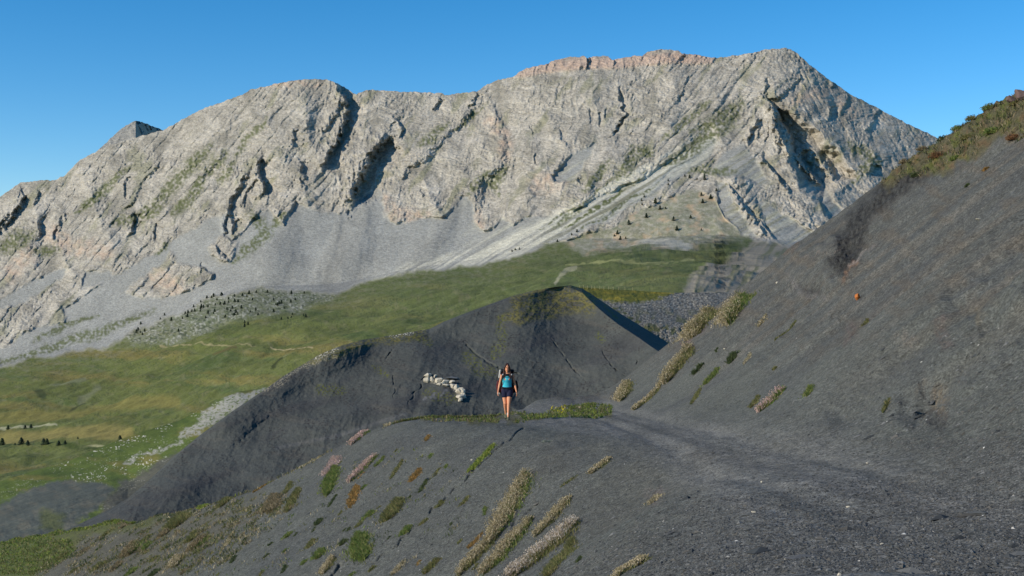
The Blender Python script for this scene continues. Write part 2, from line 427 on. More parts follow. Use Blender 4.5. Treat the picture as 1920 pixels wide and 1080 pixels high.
    d = d - 66 * pmask(wx, wy, [(1456,205),(1490,222),(1530,255),(1580,308),(1602,335),(1572,348),(1535,372),(1505,345),(1482,290)], 12)
    cliff = lmask(px, py, [(975,136),(1030,125),(1095,119),(1150,119),(1205,113),(1275,108),(1330,110)], 10, 9)
    d = d + cliff * (6 + 7 * ridged(px / 16, py / 40, 3, 171))
    return d, rock, sc, green, cliff, (n1, n2, n3, n4, wx, wy, tone)

DBOUND = [p for p in BOUND if p[0] < 1040] + [(1040,457),(1150,456),(1250,452),(1350,452),(1440,455),(1600,480),(2200,560)]
def base_depth(px, py):
    rows = [(soft(RIDGE, px, 40.), soft(YR, px)), (soft(DBOUND, px, 60.), soft(YB, px))] + [(soft(a, px), soft(b, px)) for a, b in LOW]
    Y = None
    for k in range(len(rows) - 1):
        (pa, ya), (pb, yb) = rows[k], rows[k + 1]
        t = (py - pa) / (pb - pa)
        if k == 0:
            t = np.clip(t, -.4, 1); Y = ya + (yb - ya) * t
        else:
            t = np.clip(t, 0, 1)
            v = 1 / (1 / ya + (1 / yb - 1 / ya) * t)     # reciprocal interpolation keeps flat ground flat
            Y = np.where(py >= pa, v, Y)
    return Y

def far_surface(px, py):
    d, rock, sc, green, cliff, (n1, n2, n3, n4, wx, wy, tone) = relief(px, py)
    Y = (base_depth(px, py) + base_depth(px, py - 10) + base_depth(px, py + 10)) / 3
    Y = Y - d
    x = (px - 960) / F * Y; z = (540 - py) / F * Y
    und = green * (fbm(x / 260, Y / 330, 4, 201) * 16 + fbm(x / 60, Y / 80, 3, 211) * 5 + fbm(x / 14, Y / 22, 3, 213) * 1.1) * sstep(0, 60, py - np.interp(px, *np.array(BOUND, float).T))
    # ravines cut in the grey badlands at the right
    bad = pmask(wx, wy, [(1420,450),(1395,465),(1370,480),(1330,500),(1300,520),(1280,545),(1290,570),(1500,600),(1560,500),(1500,455)], 5)
    rv = ridged((px * .62 - py * .78 * -1 + 5 * n1) / 24, (px * .78 - py * .62) / 70, 3, 221)
    z = z + und - bad * (1 - rv) * 0 
    Y = Y - bad * rv * 11
    x = (px - 960) / F * Y
    # ---- colours (the stone, scree and turf themselves)
    n = px.shape
    C = np.zeros(n + (3,)) + rgb(169, 162, 147)
    strat = noise(px / 160, (py + .1 * px + 20 * n1) / 7, 301)
    C = C * (1 + .20 * strat + .16 * noise(px / 60, (py + .1 * px + 20 * n1) / 3.4, 303) + .26 * noise(px / 2.9, py / 2.3, 305) + .14 * noise(px / 6, py / 4, 306))[..., None]
    crk = sstep(.78, .93, ridged((wx + .5 * wy) / 30, (wy - .3 * wx) / 44, 3, 307))
    C = mix(C, rgb(100, 95, 86), crk * .6)
    C = mix(C, rgb(194, 186, 170), sstep(.05, .5, fbm(wx / 60, wy / 25, 4, 311)) * .7)
    C = mix(C, rgb(128, 124, 112), sstep(.05, .5, fbm(wx / 40, wy / 60, 4, 321)) * .7)
    C = mix(C, rgb(128, 128, 98), sstep(.12, .45, fbm(wx / 30 + wy / 40, (wy - wx) / 110, 4, 331)) * .55)
    for p, wd in PINK: C = mix(C, rgb(194, 170, 146), lmask(wx, wy, p, wd, wd * 1.4) * np.clip(.42 + .6 * n3, 0, 1))
    C = mix(C, rgb(192, 164, 144), cliff * .6)
    C = mix(C, rgb(153, 152, 144) * (1 + tone + .10 * fbm(px / 30, py / 50, 3, 335))[..., None], sc)
    light = sc * sstep(.0, .4, fbm((px * .5 + py * .86) / 9, (px * .86 - py * .5) / 160, 3, 341)) * sstep(800, 1000, px)
    C = mix(C, rgb(176, 173, 154), light * .8)
    C = mix(C, rgb(132, 130, 106), sc * sstep(.05, .4, fbm((px * .5 + py * .86) / 7, (px * .86 - py * .5) / 120, 3, 351)) * sstep(980, 1120, px) * .7)
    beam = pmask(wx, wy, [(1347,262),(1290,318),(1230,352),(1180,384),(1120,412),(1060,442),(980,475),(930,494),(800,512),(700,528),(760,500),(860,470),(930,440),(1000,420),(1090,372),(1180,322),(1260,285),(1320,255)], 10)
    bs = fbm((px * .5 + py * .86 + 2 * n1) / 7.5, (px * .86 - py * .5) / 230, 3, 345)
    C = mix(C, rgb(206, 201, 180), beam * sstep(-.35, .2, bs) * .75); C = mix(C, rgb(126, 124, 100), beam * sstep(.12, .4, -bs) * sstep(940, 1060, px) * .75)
    for p, wd in GRASS_M:
        C = mix(C, rgb(92, 98, 62), np.clip(lmask(wx, wy, p, wd * 1.15, wd * 1.3, True) * (.62 + .9 * noise(px / 5, py / 5, 371) + .5 * n3), 0, .85))
    # meadow
    G = np.zeros(n + (3,)) + rgb(97, 103, 54)
    G = mix(G, rgb(122, 112, 62), sstep(0, .35, fbm(px / 260, py / 26, 4, 401)) * .8)
    G = mix(G, rgb(78, 92, 50), sstep(.05, .4, fbm(px / 150, py / 30, 4, 411)) * .8)
    G = mix(G, rgb(88, 98, 60), (1 - sstep(560, 640, py)) * .6)
    G = mix(G, rgb(124, 118, 88), sstep(.1, .5, fbm(px / 40, py / 10, 5, 421, .7) + .25 * n3) * .4)
    G = G * (1 + .28 * fbm(px / 210 + py / 90, py / 17, 3, 472))[..., None]
    G = G * (1 + .16 * fbm(px / 7, py / 2.6, 3, 471, .7) + .10 * fbm(px / 60, py / 5, 3, 473))[..., None]
    G = mix(G, rgb(66, 76, 44), sstep(.36, .5, noise(px / 3.2, py / 2, 475) + .45 * noise(px / 40, py / 14, 476)) * .6)
    upper = 1 - sstep(0, 46, py - np.interp(px, *np.array(BOUND, float).T) + 12 * n1)
    knoll = pmask(wx, wy, [(1150,425),(1200,388),(1250,365),(1300,345),(1350,350),(1395,400),(1400,440),(1370,452),(1300,462),(1240,470),(1190,465),(1140,470),(1090,470),(1060,455)], 10)
    mor = pmask(wx, wy, [(290,600),(350,570),(400,550),(480,538),(560,542),(640,546),(600,565),(560,580),(500,590),(440,600),(400,620),(330,640),(250,650),(230,625)], 8)
    stones = np.clip(fbm(px / 11, py / 6, 4, 431, .75) * 1.8 + .3, 0, 1)
    G = mix(G, rgb(150, 145, 128), np.clip(upper * .35 + .1, 0, 1) * stones * .8)
    G = mix(G, rgb(166, 160, 142), knoll * (.45 + .5 * stones))
    G = mix(G, rgb(190, 162, 130), knoll * sstep(.05, .4, fbm(px / 30, py / 20, 3, 441)) * .6)
    G = mix(G, rgb(172, 168, 152), pmask(wx, wy, [(1195,455),(1215,445),(1260,452),(1300,460),(1290,468),(1230,465)], 4) * .9)
    G = mix(G, rgb(132, 132, 116), mor * (.35 + .65 * stones))
    G = mix(G, rgb(176, 174, 160), (mor + .3 * knoll) * sstep(.30, .5, noise(px / 4.2, py / 3, 451) + .5 * noise(px / 30, py / 12, 452)) * .6)
    G = mix(G, rgb(60, 70, 52), mor * sstep(.2, .5, noise(px / 5, py / 3, 453) + .5 * noise(px / 26, py / 14, 454)) * .7)
    G = mix(G, rgb(142, 134, 118), bad * (.95 - .35 * sstep(.45, .8, rv)))
    G = mix(G, rgb(92, 98, 60), bad * sstep(.1, .4, fbm((px + py) / 16, (px - py) / 60, 3, 461)) * .6)
    for p, wd, c in [([(508,648),(530,652),(560,657),(585,660)], 1.6, (176, 160, 118)), ([(300,645),(400,646),(470,648),(480,650)], 1.2, (150,140,100)), ([(0,805),(60,800),(105,797)], 2.0, (170,166,130)),
                     ([(150,833),(190,829),(230,827)], 1.6, (170,164,120)), ([(1060,500),(1130,492),(1220,487),(1300,480)], 1.0, (140,140,92)),
                     ([(1040,528),(1062,508),(1080,503)], 2.5, (150,146,118)), ([(95,722),(130,718),(158,712)], 4, (116,118,86)), ([(150,750),(168,736),(186,724)], 5, (118,120,88)),
                     ([(512,694),(520,686),(528,680)], 3, (44,50,28)), ([(110,775),(140,760),(160,750)], 1.5, (56,60,36)), ([(70,735),(80,742)], 7, (56,66,40)), ([(400,665),(440,655)], 4, (96,88,54)),
                     ([(0,650+170),(60,818),(140,812),(240,806)], 10, (140,128,74)), ([(120,830),(200,838),(240,842)], 4, (66,78,36)), ([(0,788),(80,780),(200,768),(330,752)], 9, (128,120,66))]:
        G = mix(G, rgb(*c), lmask(px + 1.5 * n3, py + 1.5 * n4, p, wd, max(1.2, wd)) * .8)
    C = C * (1 - green[..., None]) + G * green[..., None]
    return np.stack([x, Y, z], -1), C

def build_far(name, top, bot, x0, x1, nx, ny, mat, backside=False):
    px = np.linspace(x0, x1, nx)
    T = np.interp(px, *np.array(top, float).T) if isinstance(top, list) else np.full(nx, top)
    B = np.interp(px, *np.array(bot, float).T) if isinstance(bot, list) else np.full(nx, bot)
    if name == 'mountain': T = T + 1.6 * noise(px / 9, px * 0 + 3.3, 77) + 0.9 * noise(px / 3.1, px * 0 + 8.3, 78)
    t = np.linspace(0, 1, ny)[:, None]
    py = T[None] + (B - T)[None] * t
    PX = np.broadcast_to(px, py.shape).copy()
    P, C = far_surface(PX, py)
    if name == 'mountain':             # the foot of the rock runs on a little way under the turf
        k = np.clip((py - np.interp(PX, *np.array(BOUND, float).T)) / 8, 0, 1)[..., None]; P = P * (1 + .004 * k)
    if backside:                       # the far side of the range, falling away behind the crest
        rows = []
        for k, (dy, dz) in enumerate([(1400, -900), (500, -330), (140, -70), (40, -12)]):
            q = P[0].copy(); q[:, 1] += dy; q[:, 2] += dz; q[:, 0] *= 1 + dy / 3500; rows.append(q)
        P = np.concatenate([np.array(rows), P]); C = np.concatenate([np.repeat(C[:1], 4, 0), C])
    h, w_ = P.shape[:2]
    o = mesh_obj(name, P.reshape(-1, 3), grid_faces(h, w_), mat, cols=C.reshape(-1, 3))
    return tag(o, kind='structure')

Q = 1.0
build_far('mountain', RIDGE, [(a, b + 8) for a, b in BOUND], -180, 2060, int(1800 * Q), int(520 * Q), M_rock, True)
build_far('meadow', BOUND, [(-300,1180),(0,1120),(300,1020),(600,900),(900,820),(1200,700),(1400,700),(2200,800)], -180, 2060, int(1500 * Q), int(420 * Q), M_meadow)

# the pointed summit that looks over the left ridge
def small_peak():
    px = np.linspace(180, 330, 160); t = np.linspace(0, 1, 90)[:, None]
    top = lin([(180,285),(205,262),(225,243),(240,233),(252,227),(262,227),(274,232),(290,238),(306,244),(330,256)], px) + 1.6 * noise(px / 7, px * 0, 5) + .8 * noise(px / 2.5, px * 0, 6)
    py = top[None] + (300 - top)[None] * t; PX = np.broadcast_to(px, py.shape)
    crest = 255 + (py - 226) * .0
    s = PX - crest
    Y = 4650 + np.where(s > 0, s * 14, -s * 1.5) - (py - 226) * 3 - 9 * ridged((PX + .5 * py) / 22, py / 14, 3, 3) - 4 * fbm(PX / 5, py / 4, 2, 6) 
    P = np.stack([(PX - 960) / F * Y, Y, (540 - py) / F * Y], -1)
    q = P[0].copy(); q[:, 1] += 500; q[:, 2] -= 300; P = np.concatenate([q[None], P])
    C = np.zeros(P.shape) + rgb(150, 147, 138)
    C = C * (1 + .15 * noise(P[..., 0] / 20, P[..., 2] / 8, 4))[..., None]
    tag(mesh_obj('peak', P.reshape(-1, 3), grid_faces(*P.shape[:2]), M_rock, cols=C.reshape(-1, 3)), kind='structure')
small_peak()

# far ground sheet to the horizon
g = mesh_obj('ground', [(-60000, -20000, -420), (60000, -20000, -420), (60000, 70000, -420), (-60000, 70000, -420)], [(0, 1, 2, 3)], M_meadow, cols=np.tile(rgb(98, 108, 60), (4, 1)))
tag(g, kind='structure')

# ------------------------------------------------------------------ nearer hills made from control rows
def hill(name, x0, x1, nx, rows, sub, mat, colour, disp, sm=5, back=(60, -40), dy_noise=None):
    px = np.linspace(x0, x1, nx)
    P_ = np.array([lin(a, px) for a, b in rows]); Y_ = np.array([spline(b, px) for a, b in rows])
    K = len(rows); t = np.linspace(0, K - 1, sub); i = np.clip(t.astype(int), 0, K - 2); f = (t - i)[:, None]
    py = P_[i] * (1 - f) + P_[i + 1] * f; Y = Y_[i] * (1 - f) + Y_[i + 1] * f
    for _ in range(sm):
        for A in (py, Y): A[1:-1] = (A[:-2] + 2 * A[1:-1] + A[2:]) / 4
    PX = np.broadcast_to(px, py.shape).copy()
    D, Z = disp(PX, py, Y)
    Y = Y - D
    x = (PX - 960) / F * Y; z = (540 - py) / F * Y + Z
    P = np.stack([x, Y, z], -1); C = colour(PX, py, P)
    # row K-1 is the crest; add the far side
    r1 = P[-1].copy(); r1[:, 1] += back[0] * .25; r1[:, 2] += back[1] * .18
    r2 = P[-1].copy(); r2[:, 1] += back[0]; r2[:, 2] += back[1]
    r0 = P[0].copy(); r0[:, 1] -= 25; r0[:, 2] -= 14
    P = np.concatenate([r0[None], P, r1[None], r2[None]]); C = np.concatenate([C[:1], C, C[-1:], C[-1:]])
    o = mesh_obj(name, P.reshape(-1, 3), grid_faces(*P.shape[:2])[:, ::-1], mat, cols=C.reshape(-1, 3))
    return tag(o, kind='structure'), P

# dark marl hill
DTOP = [(100,1005),(200,958),(240,934),(280,900),(330,852),(380,812),(440,768),(500,728),(530,706),(560,688),(600,664),(640,648),(680,637),(740,628),(790,619),(805,617),(830,604),(870,588),(920,570),(960,555),
        (1000,545),(1040,538),(1070,535),(1092,541),(1110,552),(1135,569),(1160,586),(1200,610),(1250,641),(1330,700)]
DCRE = [(100,1010),(200,962),(240,938),(280,904),(330,856),(380,816),(440,772),(500,733),(530,712),(560,694),(600,672),(640,656),(680,647),(740,638),(790,630),(805,626),(830,610),(870,593),(920,574),(960,559),
        (1000,549),(1040,542),(1070,540),(1092,548),(1110,566),(1135,588),(1160,608),(1200,634),(1225,652),(1250,668),(1330,720)]
DBOT = [(100,1060),(240,1010),(400,985),(500,960),(640,900),(740,830),(960,830),(1100,780),(1330,760)]
def mid_row(f): return [(x, lin(DBOT, x) * (1 - f) + soft(DCRE, x, 75.) * f) for x in range(100, 1331, 30)]
def d_disp(px, py, Y):
    n1 = noise(px / 60, py / 60, 3); n3 = noise(px / 12, py / 12, 7)
    D = 3.5 * fbm(px / 170, py / 110, 2, 11) + .22 * ridged((px + py * .4 + 10 * n1) / 40, py / 140, 3, 13) + .16 * fbm(px / 12, py / 9, 3, 15)
    # low knoll with a turf cap left of the main hill: it stands in front of a trough
    cr = [([(1128,655),(1140,678),(1156,694),(1168,702)], 2.2), ([(1034,634),(1060,672),(1080,697),(1100,716)], 2.2), ([(868,640),(890,662),(915,680),(945,694),(990,706)], 3.0),
          ([(739,705),(740,726),(739,748)], 2.0), ([(1192,672),(1195,685)], 1.5), ([(736,655),(728,668),(716,680)], 1.6), ([(800,700),(792,716),(780,735),(762,760)], 1.8), ([(940,600),(930,640),(925,670)], 6),
          ([(430,850),(480,800),(520,770)], 4)]
    D += .22 * ridged((px * .8 + py * .6 + 14 * n1) / 26, (py * .8 - px * .6) / 110, 3, 14) * sstep(0, .5, noise(px / 90, py / 70, 18))
    for p, wd in cr: D -= (.55 if wd < 4 else .3) * lmask(px + 4 * n3, py + 3 * n3, p, wd * .55, wd * (1.3 if wd < 4 else 3), True) * np.clip(.75 + 1.5 * noise(px / 9, py / 9, 19), 0, 1)
    D += 5 * pmask(px, py, [(800,745),(830,722),(880,735),(960,745),(985,775),(780,790)], 14) * .4
    return D, 0 * px
def d_col(px, py, P):
    n1 = noise(px / 40, py / 40, 23); n3 = noise(px / 9, py / 9, 27); wx = px + 10 * n1 + 4 * n3; wy = py + 6 * n1 + 3 * n3
    C = np.zeros(px.shape + (3,)) + rgb(77, 79, 75)
    C = mix(C, rgb(71, 71, 70), sstep(0, .4, fbm(px / 220, (py + .35 * px) / 30, 4, 31)) * .7)
    C = mix(C, rgb(84, 82, 76), sstep(.1, .45, fbm(px / 100, (py - .2 * px) / 18, 4, 33)) * .6)
    turf = pmask(wx, wy, [(955,552),(1070,530),(1095,535),(1120,560),(1115,585),(1060,592),(1000,600),(970,606),(940,600),(960,580)], 8)
    turf = np.maximum(turf, pmask(wx, wy, [(600,655),(700,630),(800,612),(800,640),(740,642),(680,655),(620,672),(560,690),(545,700)], 5))
    spk = sstep(-.35, .25, noise(px / 4.5, py / 2.8, 41) + .9 * noise(px / 16, py / 9, 43))
    C = mix(C, rgb(106, 100, 58), turf * (.12 + .75 * spk))
    C = mix(C, rgb(62, 66, 40), turf * sstep(.1, .4, noise(px / 5, py / 3, 44)) * .6)
    for p, wd in [([(945,600),(935,640),(928,670)], 9), ([(880,670),(895,692),(930,700)], 12), ([(1120,628),(1135,640)], 7), ([(1115,545),(1135,575),(1160,600)], 3), ([(600,730),(640,735)], 10),
                  ([(705,690),(720,700)], 6), ([(800,738),(850,742),(840,752)], 9), ([(780,632),(800,640)], 8)]:
        C = mix(C, rgb(90, 92, 46), lmask(wx, wy, p, wd, wd) * sstep(-.1, .35, noise(px / 4, py / 3, 47)) * .8)
    # limestone rubble along the knoll
    rub = lmask(wx, wy, [(590,668),(640,632),(700,622),(750,620),(800,613)], 7, 5) * sstep(0.05, .35, noise(px / 3, py / 2, 51))
    C = mix(C, rgb(182, 176, 156), rub)
    rub = lmask(wx, wy, [(500,735),(540,706),(570,690),(620,665)], 6, 6) * sstep(-.1, .3, noise(px / 3, py / 2, 53))
    C = mix(C, rgb(140, 132, 112), rub * .8)
    C = mix(C, rgb(160, 152, 134), lmask(px + n3 * 3, py + n3 * 2, [(800,712),(825,718),(846,722),(858,736),(864,748)], 3.5, 3) * sstep(-.3, .1, noise(px / 2.5, py / 2, 58)))
    C = mix(C, rgb(96, 96, 95), lmask(wx, wy, [(795,752),(815,740),(835,728)], 3, 3) * sstep(-.1, .2, n3))
    C = mix(C, rgb(100, 99, 96), lmask(px, py, [(520,840),(640,815),(760,775)], 3, 8) * .6)
    C = mix(C, rgb(58, 56, 54), sstep(.28, .42, noise(px / 4, py / 2.6, 57) * sstep(0, .3, noise(px / 45, py / 30, 59))) * .8)
    return C
_, PD = hill('dark_hill', 100, 1330, 1300, [
    (DBOT, [(100,118),(500,132),(740,140),(960,142),(1100,143),(1250,138),(1330,136)]),
    (mid_row(.5), [(100,124),(500,143),(740,152),(960,156),(1100,156),(1180,150),(1250,142),(1330,138)]),
    (mid_row(.86), [(100,129),(500,154),(740,164),(960,170),(1090,170),(1160,159),(1250,145),(1330,140)]),
    (DCRE, [(100,132),(500,158),(740,168),(960,175),(1090,175),(1160,161),(1250,146),(1330,141)]),
    (DTOP, [(100,134),(500,161),(740,172),(960,180),(1090,184),(1130,200),(1200,196),(1250,180),(1330,175)])], 560, M_marl, d_col, d_disp, sm=60)

# stony green shoulder at the left, with the small grey mound in front
LTOP = [(-200,960),(-60,925),(0,903),(60,884),(133,863),(180,842),(217,827),(270,808),(333,790),(380,766),(420,745),(450,734),(500,726),(560,705),(640,690)]
def l_disp(px, py, Y):
    n1 = noise(px / 40, py / 30, 3)
    D = 6 * fbm(px / 90, py / 50, 4, 61) + 1.0 * fbm(px / 14, py / 9, 3, 63)
    D += 14 * pmask(px, py, [(-60,1000),(0,945),(55,916),(110,902),(190,903),(240,915),(240,960),(160,1040),(-60,1040)], 30)
    return D, 0 * px
def l_col(px, py, P):
    n1 = noise(px / 30, py / 20, 73); n3 = noise(px / 8, py / 6, 77); wx = px + 8 * n1 + 3 * n3; wy = py + 5 * n1 + 3 * n3
    C = np.zeros(px.shape + (3,)) + rgb(86, 98, 44)
    C = mix(C, rgb(116, 108, 56), sstep(0, .4, fbm(px / 90, py / 25, 4, 81)) * .8)
    C = mix(C, rgb(70, 84, 40), sstep(.05, .4, fbm(px / 60, py / 20, 4, 83)) * .7)
    mound = pmask(wx, wy, [(-60,1000),(0,945),(55,916),(110,902),(190,904),(215,915),(205,940),(150,975),(120,1040),(-60,1040)], 5)
    C = mix(C, rgb(84, 87, 79), mound)
    C = mix(C, rgb(100, 97, 84), mound * sstep(0, .4, fbm(px / 30, py / 14, 3, 85)) * .7)
    C = mix(C, rgb(84, 88, 46), mound * pmask(wx, wy, [(85,955),(125,965),(110,995),(70,990)], 8) * .7)
    C = mix(C, rgb(88, 84, 78), pmask(wx, wy, [(230,905),(330,848),(345,860),(250,960),(180,975),(215,920)], 6) * .85)
    wht = pmask(wx, wy, [(345,815),(372,785),(400,762),(430,742),(500,722),(498,738),(470,755),(425,780),(395,798),(370,812),(335,828)], 4)
    wht = np.maximum(wht, .8 * lmask(wx, wy, [(345,820),(300,845),(265,852),(235,870)], 3.2, 4))
    C = mix(C, rgb(150, 147, 134), wht * sstep(-.45, .1, fbm(px / 7, py / 4, 3, 87, .7)))
    pale = sstep(.30, .42, (noise(px / 3.0, py / 2.2, 89) * .7 + .5 * noise(px / 7, py / 4, 90)) * sstep(-.3, .4, noise(px / 40, py / 20, 91) + .2)) * (1 - mound)
    band = np.maximum(lmask(wx, wy, [(120,868),(220,830),(330,795),(400,755)], 9, 12), lmask(wx, wy, [(100,920),(220,880),(300,850)], 14, 16))
    C = mix(C, rgb(190, 186, 166), pale * (.25 + .7 * band))
    return C
_, PL = hill('stony_hillside', -200, 640, 900, [
    ([(-200,1120),(0,1060),(240,1000),(330,930),(560,800),(640,780)], [(-200,175),(0,180),(240,190),(560,220),(640,230)]),
    ([(-200,1040),(0,985),(130,940),(240,905),(330,855),(560,740),(640,735)], [(-200,270),(0,275),(240,290),(560,320),(640,330)]),
    (LTOP, [(-200,420),(0,430),(240,450),(560,480),(640,480)])], 420, M_meadow, l_col, l_disp, sm=40, back=(200, -60))

# rubble slope with a turf lip to the right of the dark hill
def r_disp(px, py, Y):
    return 3 * fbm(px / 60, py / 40, 4, 93) + .9 * fbm(px / 7, py / 5, 3, 95), 0 * px
def r_col(px, py, P):
    n1 = noise(px / 30, py / 20, 73); n3 = noise(px / 8, py / 6, 77)
    C = np.zeros(px.shape + (3,)) + rgb(112, 108, 98)
    C = mix(C, rgb(150, 144, 130), sstep(.0, .35, noise(px / 3.4, py / 2.8, 97)) * .8)
    C = mix(C, rgb(66, 66, 62), sstep(.1, .4, noise(px / 3.8, py / 2.8, 98)) * .7)
    t = pmask(px + 5 * n3, py + 4 * n3, [(1040,530),(1265,540),(1262,550),(1235,560),(1195,568),(1150,566),(1110,560),(1060,560)], 4)
    C = mix(C, rgb(104, 102, 42), t); C = mix(C, rgb(140, 124, 48), t * sstep(0, .4, fbm(px / 30, py / 6, 3, 99)) * .7)
    v = sstep(.05, .3, fbm(px / 22, py / 16, 3, 94)) * sstep(560, 620, py)
    C = mix(C, rgb(88, 90, 52), np.clip(v * .8, 0, 1) * (1 - t))
    C = mix(C, rgb(78, 82, 42), lmask(px, py, [(1150,575),(1190,600),(1240,640)], 6, 8) * sstep(-.1, .3, n3) * .8)
    return C
_, PR = hill('rubble_slope', 1030, 1560, 700, [
    ([(1030,700),(1250,700),(1560,720)], [(1030,205),(1560,205)]),
    ([(1030,600),(1250,610),(1560,640)], [(1030,240),(1560,240)]),
    ([(1030,546),(1085,538),(1160,543),(1260,549),(1330,548),(1400,552),(1560,570)], [(1030,300),(1560,300)])], 300, M_meadow, r_col, r_disp, sm=20, back=(160, -60))

# ------------------------------------------------------------------ the near slope: track, spur and scree hill as one height field
def softplus(x, k): return k * np.logaddexp(0, x / k)
def smin(a, b, k): return -k * np.logaddexp(-a / k, -b / k)
def smax(a, b, k): return k * np.logaddexp(a / k, b / k)
EDGE = [(0,.2),(7,.9),(12,1.8),(19.5,2.6),(28,1.7),(35,0.0),(42,-3.6),(50,-5.0),(200,-30)]
def near_z(x, Y, detail=True):
    zr = -1.05 - .08 * Y
    x0 = 4.5 + .25 * noise(Y / 9, Y * 0 + 2.2, 3)
    # scree hill rising to the right, flattening at its top
    h = softplus(x - x0, .55); h = smin(h, 17.6 + .12 * (x - 22) + 0 * h, .9)
    right = zr + .8 * h + .55 * np.exp(-((Y - 60) / 9.) ** 2) * sstep(-1.5, 2.5, x) * (1 - sstep(6, 12, x))
    xe = spline(EDGE, Y)
    L2 = zr - .62 * (xe - x)
    L = -5.75 + .55 * x + .079 * Y
    t = sstep(14, 22, Y); left = L2 * (1 - t) + L * t
    z = smin(right, smax(left, -60 + 0 * left, 2), .26)
    # where the ground turns away
    xi = x + 0 * Y
    yc = lin([(-90,190),(-44,106),(-19.6,63),(-12.5,50.5),(-9.3,46.5),(-4.3,45.5),(-.6,45.5),(.8,58),(2,66),(6,69),(23,68),(60,64)], xi)
    yc = yc + .6 * noise(xi / 2.5, xi * 0 + 1.1, 21) + .9 * noise(xi / 7, xi * 0 + 4.1, 22)
    z = z - .62 * softplus(Y - yc, .8)
    if detail:
        hill_ = sstep(5, 8, x)
        a = .35 + .65 * hill_
        # shallow runnels along the fall line
        u = (Y * .97 + x * .22)
        z = z + a * .34 * fbm(u / 4.5, (x + 30) / 16, 3, 401) * sstep(.5, 4, np.abs(x - 2.8)) + .05 * fbm(x / 1.2, Y / 1.6, 3, 411) + .018 * fbm(x / .28, Y / .4, 2, 421)
        z = z + hill_ * (.30 * fbm(u / 3.2, (x + 30) / 20, 2, 423) + .17 * ridged((u + .25 * noise(x / 2.2, Y / 2.2, 425)) / 1.5, x / 13, 3, 427) + .05 * fbm(u / .45, x / 6, 2, 429))
        # ruts in the track
        onr = np.exp(-((x - 3.3) / 1.1) ** 2) * sstep(7, 12, Y)
        z = z - .05 * onr * (np.exp(-((x - 2.8) / .22) ** 2) + np.exp(-((x - 4.0) / .22) ** 2))
        px = 960 + F * x / Y; py = 540 - F * z / Y
        n3 = noise(px / 10, py / 10, 431); n5 = noise(px / 24, py / 24, 433); wx, wy = px + 4 * n3 + 8 * n5, py + 4 * n3 + 8 * n5
        for p, wd, dp in [([(985,806),(945,828),(905,866),(872,900),(845,925),(806,962)], 1.0, .07), ([(775,985),(755,1010),(730,1035),(700,1055)], 1.2, .07), ([(640,1060),(600,1100)], 2, .1), ([(820,885),(808,900)], 2, .1),
                          ([(1010,945),(960,985)], 1.5, .05), ([(820,886),(812,896)], 1.5, .05)]:
            m = lmask(px + 5 * n5 + .8 * n3, py + 5 * n5, p, wd, wd * (1.6 if wd < 4 else 3.2), wd > 4) * np.clip(1.0 + .6 * n3, 0, 1); z = z - dp * m * (.8 + .5 * n5)
        # rocky ribs breaking through the scree
        out = lmask(wx, wy, [(1735,312),(1680,345),(1620,400),(1590,450),(1572,500)], 16, 16)
        out = np.maximum(out, lmask(wx, wy, [(1500,540),(1530,553),(1545,548)], 9, 8))
        out = np.maximum(out, .8 * lmask(wx, wy, [(1575,575),(1570,592)], 10, 8))
        out = np.maximum(out, .7 * lmask(wx, wy, [(1755,785),(1770,790)], 12, 10))
        z = z + out * (Y / F) * (8 * fbm(px / 10 + py / 26, py / 6 - px / 30, 4, 441, .65) - 1)
        for p, wd, dp in [([(1720,640),(1640,720),(1580,770)], 16, .12), ([(1880,600),(1800,690),(1720,760)], 20, .2), ([(1560,560),(1440,660)], 16, .12), ([(1930,440),(1800,560)], 20, .2), ([(1650,330),(1580,410),(1500,500)], 12, .15)]:
            z = z - dp * lmask(px + 8 * n5, py + 6 * n5, p, wd, wd * 3.5)
        z = z + .28 * pmask(px + 8 * n5, py + 8 * n5, [(1480,470),(1570,450),(1590,500),(1560,545),(1510,548),(1482,520)], 22) * sstep(0, 1, hill_)
        z = z + .30 * lmask(px + 10 * n5, py + 10 * n5, [(1930,545),(1850,640),(1790,700)], 16, 90) - .22 * lmask(px + 10 * n5, py, [(1860,600),(1800,690),(1740,740)], 6, 60)
        veg = pmask(wx, wy, [(1640,335),(1745,240),(1800,190),(1940,150),(1940,235),(1850,250),(1800,290),(1760,320),(1700,330),(1660,352)], 10)
        z = z + veg * (Y / F) * 9 * fbm(px / 14, py / 9, 4, 451)
    return z
